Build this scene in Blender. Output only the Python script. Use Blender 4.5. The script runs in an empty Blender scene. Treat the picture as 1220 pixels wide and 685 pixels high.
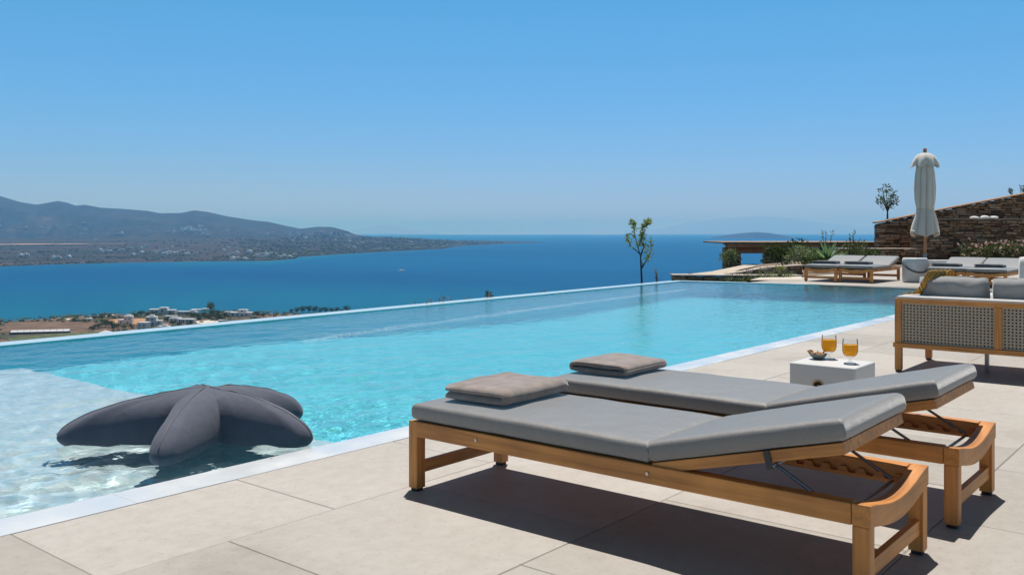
import bpy, bmesh, math, random
from mathutils import Vector, Matrix, noise
R_ = math.radians
random.seed(7)
S = bpy.context.scene
COL = S.collection

# ------------------------------------------------------------------ camera
FPX, CX, YH, CAMH = 1081.0, 610.0, 276.0, 1.16
YAW = math.atan2(888, 1081)
cam_d = bpy.data.cameras.new('camera'); cam = bpy.data.objects.new('camera', cam_d); COL.objects.link(cam)
cam.location = (0, 0, CAMH); cam.rotation_euler = (R_(90), 0, YAW - R_(90))
cam_d.sensor_width = 36; cam_d.lens = FPX / 1220 * 36; cam_d.shift_y = -(342.5 - YH) / 1220
cam_d.clip_start = .05; cam_d.clip_end = 200000
S.camera = cam
# ------------------------------------------------------------------ sky, sun, exposure
SUN_EL, SUN_AZ = 71.0, 32.0
W = bpy.data.worlds.new('World'); S.world = W; W.use_nodes = True
nt = W.node_tree; bg = nt.nodes['Background']
sky = nt.nodes.new('ShaderNodeTexSky'); sky.sky_type = 'NISHITA'; sky.sun_disc = False
sky.sun_elevation = R_(SUN_EL); sky.sun_rotation = R_(90 - SUN_AZ)
sky.altitude = 80; sky.air_density = 1.0; sky.dust_density = 0.0; sky.ozone_density = 6.0
# deep clear blue towards the horizon, as a polarised summer sky
sep = nt.nodes.new('ShaderNodeSeparateColor'); com = nt.nodes.new('ShaderNodeCombineColor'); nt.links.new(sky.outputs[0], sep.inputs[0])
def wmath(op, a, b):
    x = nt.nodes.new('ShaderNodeMath'); x.operation = op
    for i, v in ((0, a), (1, b)):
        if hasattr(v, 'links'): nt.links.new(v, x.inputs[i])
        else: x.inputs[i].default_value = v
    return x.outputs[0]
for ch, k, g in ((0, .70, 1.25), (1, .615, .55), (2, 1.06, .86)):
    nt.links.new(wmath('MULTIPLY', wmath('POWER', wmath('MULTIPLY', sep.outputs[ch], .1), g), 10 * k), com.inputs[ch])
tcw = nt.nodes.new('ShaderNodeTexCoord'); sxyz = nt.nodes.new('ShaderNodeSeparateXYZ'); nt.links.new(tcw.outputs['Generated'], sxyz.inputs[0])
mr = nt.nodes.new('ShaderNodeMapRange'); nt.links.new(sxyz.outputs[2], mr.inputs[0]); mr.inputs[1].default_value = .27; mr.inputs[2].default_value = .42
mxw = nt.nodes.new('ShaderNodeMixRGB'); up = nt.nodes.new('ShaderNodeMixRGB'); up.blend_type = 'MULTIPLY'; up.inputs[0].default_value = 1; up.inputs[2].default_value = (.68, .44, .24, 1); nt.links.new(sky.outputs[0], up.inputs[1])  # overhead sky, out of view, tinted warm and dim for warmer, darker shadows
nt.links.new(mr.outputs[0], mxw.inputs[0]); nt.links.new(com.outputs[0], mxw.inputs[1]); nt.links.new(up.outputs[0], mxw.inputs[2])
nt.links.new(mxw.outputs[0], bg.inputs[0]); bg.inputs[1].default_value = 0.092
sun_d = bpy.data.lights.new('sun', 'SUN'); sun_d.energy = 4.4; sun_d.angle = R_(.53); sun_d.color = (1, .965, .915)
sun = bpy.data.objects.new('sun', sun_d); COL.objects.link(sun)
sv = Vector((math.cos(R_(SUN_EL)) * math.cos(R_(SUN_AZ)), math.cos(R_(SUN_EL)) * math.sin(R_(SUN_AZ)), math.sin(R_(SUN_EL))))
sun.rotation_euler = sv.to_track_quat('Z', 'Y').to_euler(); sun.location = (0, 0, 30)
sun_d.cycles.is_caustics_light = True
S.view_settings.view_transform = 'Standard'; S.view_settings.look = 'None'
S.view_settings.exposure = 0.24; S.view_settings.gamma = 1
S.cycles.max_bounces = 10; S.cycles.transparent_max_bounces = 12; S.cycles.transmission_bounces = 8
S.cycles.volume_bounces = 1; S.cycles.diffuse_bounces = 8; S.cycles.max_bounces = 14; S.cycles.caustics_refractive = True; S.cycles.caustics_reflective = False
S.cycles.sample_clamp_indirect = 4

HAZE, HAZEC = 7.6e-5, (.155, .50, 1.0)

# ------------------------------------------------------------------ geometry of the view (real distances along the camera axis)
FX, FY = math.cos(YAW), math.sin(YAW)
def cw(lat, dep, z=0.0):                       # metres right / ahead of the viewer -> world
    return Vector((FX * dep + FY * lat, FY * dep - FX * lat, z))
def at(px, py, dep):
    return cw((px - CX) * dep / FPX, dep, CAMH - (py - YH) * dep / FPX)
def gr(px, py, z=0.0):
    return at(px, py, FPX * (CAMH - z) / (py - YH))
def lerp(a, b, t): return a + (b - a) * t
def interp(tab, x):
    if x <= tab[0][0]: return tab[0][1]
    for (x0, y0), (x1, y1) in zip(tab, tab[1:]):
        if x <= x1: return lerp(y0, y1, (x - x0) / (x1 - x0))
    return tab[-1][1]
def sstep(a, b, x):
    t = max(0, min(1, (x - a) / (b - a))); return t * t * (3 - 2 * t)
def fbm(p, oct=4, s=1.0):
    v = 0; a = .5
    for _ in range(oct): v += a * noise.noise(Vector(p) * s); s *= 2.03; a *= .5
    return v

# ------------------------------------------------------------------ mesh helpers
def box(bm, c, s, rot=None, bev=0.0, seg=2):
    r = bmesh.ops.create_cube(bm, size=1)
    vs = r['verts']
    M = Matrix.Translation(Vector(c)) @ (rot.to_4x4() if rot is not None else Matrix.Identity(4)) @ Matrix.Diagonal((s[0], s[1], s[2], 1))
    bmesh.ops.transform(bm, matrix=M, verts=vs)
    if bev > 0:
        es = list({e for v in vs for e in v.link_edges})
        bmesh.ops.bevel(bm, geom=es, offset=bev, segments=seg, affect='EDGES', profile=.6)
def bx(bm, x0, x1, y0, y1, z0, z1, bev=0.0, seg=2):
    box(bm, ((x0 + x1) / 2, (y0 + y1) / 2, (z0 + z1) / 2), (x1 - x0, y1 - y0, z1 - z0), bev=bev, seg=seg)
def beam(bm, a, b, w, h, bev=0.0, up=Vector((0, 0, 1))):
    a, b = Vector(a), Vector(b); d = b - a; L = d.length; d.normalize()
    x = d; y = up.cross(x)
    if y.length < 1e-4: y = Vector((0, 1, 0))
    y.normalize(); z = x.cross(y)
    box(bm, (a + b) / 2, (L, w, h), Matrix((x, y, z)).transposed(), bev)
def tube(bm, pts, r, n=8, cap=True):
    pts = [Vector(p) for p in pts]; rr = r if isinstance(r, (list, tuple)) else [r] * len(pts)
    rings = []; prev = None
    for i, p in enumerate(pts):
        d = (pts[min(i + 1, len(pts) - 1)] - pts[max(i - 1, 0)]).normalized()
        if prev is None:
            u = d.orthogonal().normalized()
        else:
            u = (prev - d * prev.dot(d)); u = u.normalized() if u.length > 1e-6 else d.orthogonal().normalized()
        prev = u; v = d.cross(u)
        rings.append([bm.verts.new(p + (u * math.cos(6.28318 * k / n) + v * math.sin(6.28318 * k / n)) * rr[i]) for k in range(n)])
    for A, B in zip(rings, rings[1:]):
        for k in range(n): bm.faces.new((A[k], A[(k + 1) % n], B[(k + 1) % n], B[k]))
    if cap:
        bm.faces.new(rings[0][::-1]); bm.faces.new(rings[-1])
def lathe(bm, prof, n=32, c=(0, 0, 0)):
    c = Vector(c); rings = []
    for r, z in prof:
        if r < 1e-5: rings.append([bm.verts.new(c + Vector((0, 0, z)))])
        else: rings.append([bm.verts.new(c + Vector((r * math.cos(6.28318 * k / n), r * math.sin(6.28318 * k / n), z))) for k in range(n)])
    for A, B in zip(rings, rings[1:]):
        for k in range(n):
            k2 = (k + 1) % n
            if len(A) == 1 and len(B) == 1: continue
            if len(A) == 1: bm.faces.new((A[0], B[k2], B[k]))
            elif len(B) == 1: bm.faces.new((A[k], A[k2], B[0]))
            else: bm.faces.new((A[k], A[k2], B[k2], B[k]))
def link(name, bm, mat, parent=None, smooth=False, loc=None):
    bmesh.ops.recalc_face_normals(bm, faces=bm.faces) if len(bm.faces) < 60000 and not getattr(mat, 'name', '').startswith('leaf') else None
    me = bpy.data.meshes.new(name); bm.to_mesh(me); bm.free()
    me.materials.append(mat)
    if smooth: me.polygons.foreach_set('use_smooth', [True] * len(me.polygons))
    o = bpy.data.objects.new(name, me); COL.objects.link(o)
    if parent is not None: o.parent = parent
    if loc is not None: o.location = loc
    return o
def autosmooth(o, ang=35):
    me = o.data
    me.polygons.foreach_set('use_smooth', [True] * len(me.polygons)); me.update()
    bm = bmesh.new(); bm.from_mesh(me)
    for e in bm.edges:
        if len(e.link_faces) == 2 and e.calc_face_angle(0) > R_(ang): e.smooth = False
    bm.to_mesh(me); bm.free(); return o
def tag(o, label, cat, group=None):
    o['label'] = label; o['category'] = cat
    if group: o['group'] = group
    return o
def thing(name, label, cat, loc=(0, 0, 0), rz=0.0, group=None):
    o = bpy.data.objects.new(name, None); COL.objects.link(o); o.location = loc; o.rotation_euler = (0, 0, rz)
    o.empty_display_size = .1
    return tag(o, label, cat, group)
def struct(o): o['kind'] = 'structure'; return o
def stuff(o): o['kind'] = 'stuff'; return o
def kids(o): return [c for c in COL.objects if c.parent == o]
def dup(o, loc, rz=0.0, label=None, group=None, scale=None, parent=None):
    c = o.copy(); COL.objects.link(c)
    if parent is None:
        c.location = loc; c.rotation_euler = (0, 0, rz)
        if scale is not None: c.scale = scale
        if label: c['label'] = label
        if group: c['group'] = group
    else: c.parent = parent
    for ch in kids(o): dup(ch, None, parent=c)
    return c

# ------------------------------------------------------------------ materials
def mat(name, color=(.5, .5, .5), rough=.6, **kw):
    m = bpy.data.materials.new(name); m.use_nodes = True
    b = m.node_tree.nodes['Principled BSDF']
    b.inputs['Base Color'].default_value = (*color, 1); b.inputs['Roughness'].default_value = rough
    for k, v in kw.items(): b.inputs[k].default_value = v
    return m
class N:
    def __init__(s, m): s.m = m; s.t = m.node_tree; s.b = s.t.nodes.get('Principled BSDF')
    def n(s, typ, **kw):
        x = s.t.nodes.new('ShaderNode' + typ)
        for k, v in kw.items(): setattr(x, k, v)
        return x
    def l(s, a, b): s.t.links.new(a, b)
    def coord(s, kind='Object', scale=(1, 1, 1), rot=(0, 0, 0)):
        tc = s.n('TexCoord'); mp = s.n('Mapping'); s.l(tc.outputs[kind], mp.inputs[0])
        mp.inputs['Scale'].default_value = scale; mp.inputs['Rotation'].default_value = rot
        return mp.outputs[0]
    def noise(s, co, scale, detail=4, rough=.55):
        x = s.n('TexNoise'); s.l(co, x.inputs['Vector']); x.inputs['Scale'].default_value = scale
        x.inputs['Detail'].default_value = detail; x.inputs['Roughness'].default_value = rough
        return x.outputs['Fac']
    def ramp(s, fac, stops):
        r = s.n('ValToRGB'); s.l(fac, r.inputs[0]); e = r.color_ramp.elements
        while len(e) < len(stops): e.new(.5)
        for el, (p, c) in zip(e, stops): el.position = p; el.color = (*c, 1) if len(c) == 3 else c
        return r.outputs[0]
    def mix(s, a, b, f, blend='MIX'):
        x = s.n('MixRGB', blend_type=blend)
        for i, v in ((1, a), (2, b)):
            if hasattr(v, 'links'): s.l(v, x.inputs[i])
            else: x.inputs[i].default_value = (*v, 1)
        if hasattr(f, 'links'): s.l(f, x.inputs[0])
        else: x.inputs[0].default_value = f
        return x.outputs[0]
    def bump(s, h, strength=.3, dist=.01, normal=None):
        x = s.n('Bump'); s.l(h, x.inputs['Height']); x.inputs['Strength'].default_value = strength; x.inputs['Distance'].default_value = dist
        if normal is not None: s.l(normal, x.inputs['Normal'])
        if s.b: s.l(x.outputs[0], s.b.inputs['Normal'])
        return x.outputs[0]
    def math(s, op, a, b=0.0):
        x = s.n('Math', operation=op)
        for i, v in ((0, a), (1, b)):
            if hasattr(v, 'links'): s.l(v, x.inputs[i])
            else: x.inputs[i].default_value = v
        return x.outputs[0]
    def col(s, c): s.l(c, s.b.inputs['Base Color'])

def wood_mat(name, c1, c2, axis):
    m = mat(name, c1, .5); q = N(m)
    sc = [38, 38, 38]; sc[axis] = 1.6
    co = q.coord('Object', tuple(sc))
    g = q.noise(co, 1.0, 6, .65)
    co2 = q.coord('Object', (3, 3, 3)); g2 = q.noise(co2, 1.0, 3)
    c = q.ramp(g, [(.28, c2), (.5, c1), (.72, tuple(min(1, v * 1.25) for v in c1))])
    c = q.mix(c, q.ramp(g2, [(.35, (.62, .58, .52)), (.7, (1.06, 1.05, 1.0))]), .8, 'MULTIPLY')
    rnd = q.n('ObjectInfo')
    q.col(c); q.bump(g, .12, .002)
    return m
TEAK1, TEAK2 = (.62, .26, .066), (.37, .13, .028)
teak_x = wood_mat('teak_x', TEAK1, TEAK2, 0); teak_y = wood_mat('teak_y', TEAK1, TEAK2, 1); teak_z = wood_mat('teak_z', TEAK1, TEAK2, 2)

def fabric(name, c, scale=420, strength=.25, var=.12, sheen=.55):
    m = mat(name, c, .85); q = N(m); b = q.b
    b.inputs['Sheen Weight'].default_value = sheen; b.inputs['Sheen Roughness'].default_value = .5
    co = q.coord('Object')
    w1 = q.n('TexWave', wave_type='BANDS', bands_direction='X'); q.l(co, w1.inputs[0]); w1.inputs['Scale'].default_value = scale
    w2 = q.n('TexWave', wave_type='BANDS', bands_direction='Y'); q.l(co, w2.inputs[0]); w2.inputs['Scale'].default_value = scale
    h = q.math('ADD', w1.outputs['Fac'], w2.outputs['Fac'])
    n1 = q.noise(co, 9, 4); n2 = q.noise(co, 160, 2)
    c1 = q.mix(tuple(v * (1 - var) for v in c), tuple(v * (1 + var) for v in c), n1)
    c2 = q.mix(c1, q.ramp(n2, [(.3, (.82, .82, .82)), (.7, (1.12, 1.12, 1.12))]), .7, 'MULTIPLY')
    q.col(c2)
    b1 = q.bump(h, strength, .0008); q.bump(n1, .4, .014, b1)
    return m
fab_grey = fabric('lounger_fabric', (.20, .184, .174))
fab_grey.node_tree.nodes['Principled BSDF'].inputs['Roughness'].default_value = .5; fab_grey.node_tree.nodes['Principled BSDF'].inputs['Specular IOR Level'].default_value = .7; fab_grey.node_tree.nodes['Principled BSDF'].inputs['Sheen Weight'].default_value = .75
fab_star = fabric('starfish_fabric', (.088, .097, .138), 300, .3, .2, .15)
fab_sofa = fabric('sofa_fabric', (.27, .265, .265))
fab_pale = fabric('pale_fabric', (.66, .64, .62), 260)
fab_canvas = fabric('parasol_canvas', (.60, .56, .51), 160, .1, .05)

m = mat('terry_towel', (.33, .265, .235), .95); q = N(m); co = q.coord('Object')
n1 = q.noise(co, 420, 2); n2 = q.noise(co, 14, 4)
q.col(q.mix(q.ramp(n2, [(.3, (.25, .195, .168)), (.7, (.40, .315, .275))]), q.ramp(n1, [(.3, (.7, .7, .7)), (.65, (1.15, 1.15, 1.15))]), .8, 'MULTIPLY'))
q.b.inputs['Sheen Weight'].default_value = .5
bn = q.bump(n1, .7, .003); q.bump(n2, .4, .01, bn); towel_m = m

# paving
m = mat('limestone_paving', (.56, .5, .43), .62); q = N(m); co = q.coord('Object')
isl = q.n('NewGeometry').outputs['Random Per Island']
n1 = q.noise(co, 1.3, 6, .6); n2 = q.noise(co, 14, 5, .6); n3 = q.noise(co, 220, 2)
c = q.ramp(isl, [(0, (.36, .332, .300)), (.5, (.415, .385, .352)), (1, (.45, .420, .388))])
c = q.mix(c, q.ramp(n1, [(.28, (.82, .80, .77)), (.44, (.97, .965, .955)), (.58, (1, 1, 1)), (.7, (1.07, 1.07, 1.06))]), .95, 'MULTIPLY')
n4 = q.noise(co, 46, 3, .5); c = q.mix(c, q.ramp(n4, [(.30, (.80, .77, .74)), (.40, (1, 1, 1))]), .7, 'MULTIPLY')
c = q.mix(c, q.ramp(n2, [(.3, (.9, .89, .88)), (.6, (1.03, 1.03, 1.03))]), .8, 'MULTIPLY')
c = q.mix(c, q.ramp(n3, [(.3, (.93, .93, .93)), (.6, (1.03, 1.03, 1.03))]), .8, 'MULTIPLY')
q.col(c); b1 = q.bump(n3, .25, .0015); q.bump(n2, .15, .004, b1); paving_m = m
grout_m = mat('grout', (.235, .215, .19), .9)
m = mat('wet_white_stone', (.74, .755, .78), .25); q = N(m); co = q.coord('Object')
n1 = q.noise(co, 2.2, 5)
q.col(q.ramp(n1, [(.3, (.54, .57, .61)), (.7, (.63, .65, .67))]))
q.l(q.ramp(n1, [(.35, (.12, .12, .12)), (.65, (.45, .45, .45))]), q.b.inputs['Roughness']); coping_m = m
m = mat('pool_plaster', (.78, .83, .84), .7); q = N(m); co = q.coord('Object')
br = q.n('TexVoronoi'); q.l(co, br.inputs['Vector']); br.inputs['Scale'].default_value = 28
c = q.ramp(br.outputs['Color'], [(0, (.50, .70, .74)), (1, (.86, .93, .94))]); q.col(c); pool_m = m  # mosaic cells, contrast raised to paint water sparkle into the shelf colour

# water: clear dielectric; the deep water's turquoise is put into the basin colour, the shelf is paler
m = mat('water_tinted_mosaic', (.2, .6, .68), .7); q = N(m); co = q.coord('Object')
br = q.n('TexVoronoi'); q.l(co, br.inputs['Vector']); br.inputs['Scale'].default_value = 30
n1 = q.noise(co, 1.2, 4)
c = q.ramp(br.outputs['Color'], [(0, (.08, .63, .72)), (1, (.20, .77, .81))])
q.col(q.mix(c, q.ramp(n1, [(.3, (.88, .92, .94)), (.7, (1.08, 1.05, 1.04))]), 1, 'MULTIPLY')); mosaic_m = m
def water_mat():
    m = bpy.data.materials.new('pool_water'); m.use_nodes = True; t = m.node_tree; t.nodes.clear()
    out = t.nodes.new('ShaderNodeOutputMaterial'); g = t.nodes.new('ShaderNodeBsdfGlass')
    g.inputs['IOR'].default_value = 1.333; g.inputs['Roughness'].default_value = 0; g.inputs['Color'].default_value = (.95, .99, 1, 1)
    q = N(m); co = q.coord('Object'); n1 = q.noise(co, 5.5, 3, .6); n2 = q.noise(co, 21, 2, .5)
    h = q.math('ADD', n1, q.math('MULTIPLY', n2, .22)); nb = q.bump(h, .7, .016); t.links.new(nb, g.inputs['Normal'])
    t.links.new(g.outputs[0], out.inputs['Surface'])
    return m
water_m = water_mat()

# ------------------------------------------------------------------ pool and terrace
def inf_y(x): return 9.873 + .0352 * (x - 3.822)
def end_x(y): return 18.90 + (10.40 - y) * .215
XL, YN = -2.0, 3.92
PD, SH = -1.62, -.36
SHX, SHY = 3.52, 8.62
# paving slabs: running bond of 1 m slabs with open joints
bm = bmesh.new()
def slab(x0, x1, y0, y1):
    if x1 - x0 < .02 or y1 - y0 < .02: return
    r = random.uniform(-.0012, .0012)
    bx(bm, x0 + .0025, x1 - .0025, y0 + .0025, y1 - .0025, -.04, r, bev=.002, seg=1)
rows = [(2.985, 3.70)] + [(1.985 - k, 2.985 - k) for k in range(0, 11)]
for i, (y0, y1) in enumerate(rows):
    off = .505 if i % 2 == 0 else .99
    x = -6 + off - .995
    while x < 33:
        slab(x, x + .995, y0, y1); x += .995
for k in range(7):                                        # terrace beyond the far end of the pool
    y0 = 3.70 + k * .75; y1 = min(y0 + .75, 8.95)
    xs = end_x((y0 + y1) / 2) + .12
    x = xs - (k % 2) * .4
    while x < 33:
        a = max(x, xs)
        slab(a, x + .995, y0, y1); x += .995
struct(link('paving', bm, paving_m))
bm = bmesh.new(); bx(bm, -6, 33.2, -8.1, 3.70, -.3, -.0022); bx(bm, 19.55, 33.2, 3.702, 9.0, -.3, -.0022)
struct(link('paving_bed', bm, grout_m))
# copings: near kerb, far kerb (skewed like the far end of the pool) and the overflow rim
bm = bmesh.new()
x = XL
while x < 20.0:
    x2 = min(x + 1.99, 20.30); bx(bm, x + .0004, x2 - .0004, 3.70, YN, -.1, .0015, bev=.001, seg=1); x = x2
def prism(bm, poly, z0, z1):
    b = [bm.verts.new((p[0], p[1], z0)) for p in poly]; t = [bm.verts.new((p[0], p[1], z1)) for p in poly]
    n = len(poly)
    bm.faces.new(b[::-1]); bm.faces.new(t)
    for i in range(n): bm.faces.new((b[i], b[(i + 1) % n], t[(i + 1) % n], t[i]))
prism(bm, [(end_x(YN) , YN), (end_x(YN) + .14, YN), (end_x(9.0) + .14, 9.0), (end_x(9.0), 9.0)], -.1, .004)
struct(link('pool_coping', bm, coping_m))
bm = bmesh.new()
prism(bm, [(XL, inf_y(XL)), (end_x(10.4), 10.40), (end_x(10.4) + .02, 10.72), (XL, inf_y(XL) + .30)], -1.0, .002)
prism(bm, [(end_x(9.0), 9.0), (end_x(9.0) + .25, 9.0), (end_x(10.4) + .25, 10.66), (end_x(10.4) + .021, 10.66), (end_x(10.4), 10.40)], -1.0, .003)
struct(link('overflow_rim', bm, mat('wet_rim_stone', (.47, .60, .67), .22)))
bm = bmesh.new()
prism(bm, [(XL, inf_y(XL) + .301), (end_x(10.4) + .02, 10.721), (end_x(10.4) + .02, 10.76), (XL, inf_y(XL) + .34)], -3.4, -.12)
prism(bm, [(XL, inf_y(XL) + .341), (end_x(10.4) + .02, 10.761), (end_x(10.4) + .02, 11.3), (XL, inf_y(XL) + .9)], -3.4, -1.6)
struct(link('pool_outer_wall', bm, coping_m))
# basin
bm = bmesh.new()
def quad(*ps): bm.faces.new([bm.verts.new(p) for p in ps])
A, B, C_, D = (XL, YN), (end_x(YN), YN), (end_x(10.4), 10.4), (XL, inf_y(XL))
def inf_w(x): return inf_y(x) if x < end_x(10.4) else 10.4
FLX = [(XL, PD), (6.0, PD), (7.6, -1.97), (13.0, -3.45)]
for (xa, za), (xb, zb) in zip(FLX, FLX[1:]):
    quad((xa, YN, za), (xb, YN, zb), (xb, inf_y(xb), zb), (xa, inf_y(xa), za))
quad((13.0, YN, -3.45), (*B, -3.45), (*C_, -3.45), (13.0, inf_y(13.0), -3.45))
DP = -3.45
for p, q_ in ((A, B), (B, C_), (C_, D), (D, A)):
    k_ = .52 if p is C_ else 0
    quad((p[0], p[1] - k_, DP), (q_[0], q_[1] - k_, DP), (*q_, -.004), (*p, -.004))
basin = link('pool_basin', bm, mosaic_m)
struct(basin)
bm = bmesh.new(); bx(bm, XL + .003, SHX, YN + .003, SHY, PD - .05, SH, bev=.02)
shelf = struct(link('pool_shelf', bm, pool_m))
bm = bmesh.new()
def ip(x, d): return (x, inf_y(x) - d)
bench = [ip(7.6, .003), ip(18.85, .003), ip(18.85, 1.1), ip(7.6, 1.1)]
prism(bm, [ip(7.2, .003), ip(18.85, .003), ip(18.85, .36), ip(7.2, .36)], -3.4, -1.98)
step = struct(link('pool_bench', bm, mosaic_m))
# water: one closed volume with a rippled surface
bm = bmesh.new()
NX, NY = 340, 140
def ripple(x, y):
    z = 0
    for (kx, ky, a, ph) in WV: z += a * math.sin(kx * x + ky * y + ph)
    m_ = .55 + .9 * max(0, fbm((x * .35, y * .5, 3), 3) + .25)
    w2 = noise.noise(Vector((x * 3.1, y * 3.1, 1.3))) * .0022 + noise.noise(Vector((x * 7.3, y * 7.3, 7.3))) * .0008
    near = lerp(1.0, .28, sstep(3.5, 11, x)) * (1 + .8 * math.exp(-((x - 2.6) ** 2 + (y - 4.3) ** 2) / 1.2))
    return (z * m_ + w2 * m_) * near
rw = random.Random(3); WV = []
for i in range(16):
    lam = .12 * (1.17 ** i) ; th = R_(rw.uniform(-80, 140)); k = 6.28318 / lam
    WV.append((k * math.cos(th), k * math.sin(th), (.0013 if lam < .5 else .0016), rw.uniform(0, 6.28)))
WZ = -.010
e = .03
top = []
for j in range(NY + 1):
    t = lerp(j / NY, (j / NY) ** 2, .5); row = []
    for i in range(NX + 1):
        s = i / NX
        s2 = s ** 1.75 * .86 + s * .14 if False else lerp(s, s ** 2, .62)
        yn = YN - e; x = XL - e + (end_x(lerp(YN, 10.4, t)) + e - XL + e) * s2
        y = lerp(yn, inf_y(x) + e * .0 + .004, t)
        row.append(bm.verts.new((x, y, WZ + ripple(x, y))))
    top.append(row)
for j in range(NY):
    for i in range(NX): bm.faces.new((top[j][i], top[j][i + 1], top[j + 1][i + 1], top[j + 1][i]))
edge = top[0][:] + [top[j][NX] for j in range(1, NY + 1)] + top[NY][:-1][::-1] + [top[j][0] for j in range(NY - 1, 0, -1)]
low = [bm.verts.new((v.co.x, v.co.y, -3.9)) for v in edge]
ne = len(edge)
for i in range(ne): bm.faces.new((low[i], low[(i + 1) % ne], edge[(i + 1) % ne], edge[i]))
bm.faces.new(low[::-1])
bm2 = bmesh.new(); prism(bm2, [ip(7.2, .0045), ip(18.85, .0045), ip(18.85, .43), ip(7.2, .43)], -1.979, -1.93)
nosing = struct(link('bench_nosing', bm2, pool_m))
water = struct(link('pool_water', bm, water_m, smooth=True))
autosmooth(water, 50)
water.cycles.is_caustics_caster = True
for o in (basin, shelf, step, nosing): o.cycles.is_caustics_receiver = True

# ------------------------------------------------------------------ sun loungers
def cushion(bm, W_, L, T, ang=0.0, puff=.012, r=.028, nx=14, ny=26):
    """a filled cushion: rounded edges, slightly domed; local x 0..W, y 0..-L"""
    def prof(u):                                  # rounded side profile
        return u
    ring_z = []
    n_side = 6
    grid = {}
    def P(a, b, top):
        x = W_ * a; y = -L * b
        dx = min(x, W_ - x); dy = min(-y, L + y)
        d = min(dx, dy)
        k = math.sqrt(max(0, 1 - (1 - min(1, d / r)) ** 2))
        dome = puff * (min(1, dx / (W_ * .5)) * min(1, dy / (L * .5))) ** .5
        h = T / 2 * (.42 + .58 * k)
        wr = .0022 * noise.noise(Vector((x * 7, y * 7, 2 if top else 5))) + .0022 * noise.noise(Vector((x * 5, y * 26, 8))) * math.exp(-min(-y, L + y) / .09)
        z = T / 2 + (h + dome * (1 if top else 0) + wr) * (1 if top else -1)
        return Vector((x, y, z))
    def dist(n, w):
        e_ = [0, .12, .3, .55, .8, 1.0]
        a = [v * r / w for v in e_]
        return a + [a[-1] + (1 - 2 * a[-1]) * (i + 1) / (n + 1) for i in range(n)] + [1 - v for v in a[::-1]]
    ax, ay = dist(nx, W_), dist(ny, L)
    T_, B_ = [], []
    for b in ay:
        T_.append([bm.verts.new(P(a, b, True)) for a in ax]); B_.append([bm.verts.new(P(a, b, False)) for a in ax])
    for j in range(len(ay) - 1):
        for i in range(len(ax) - 1):
            bm.faces.new((T_[j][i], T_[j][i + 1], T_[j + 1][i + 1], T_[j + 1][i])); bm.faces.new((B_[j][i], B_[j + 1][i], B_[j + 1][i + 1], B_[j][i + 1]))
    def per(G): return G[0][:] + [g[-1] for g in G[1:]] + G[-1][:-1][::-1] + [g[0] for g in G[1:-1]][::-1]
    a, b = per(T_), per(B_)
    for i in range(len(a)): bm.faces.new((a[i], a[(i + 1) % len(a)], b[(i + 1) % len(a)], b[i]))

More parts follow.
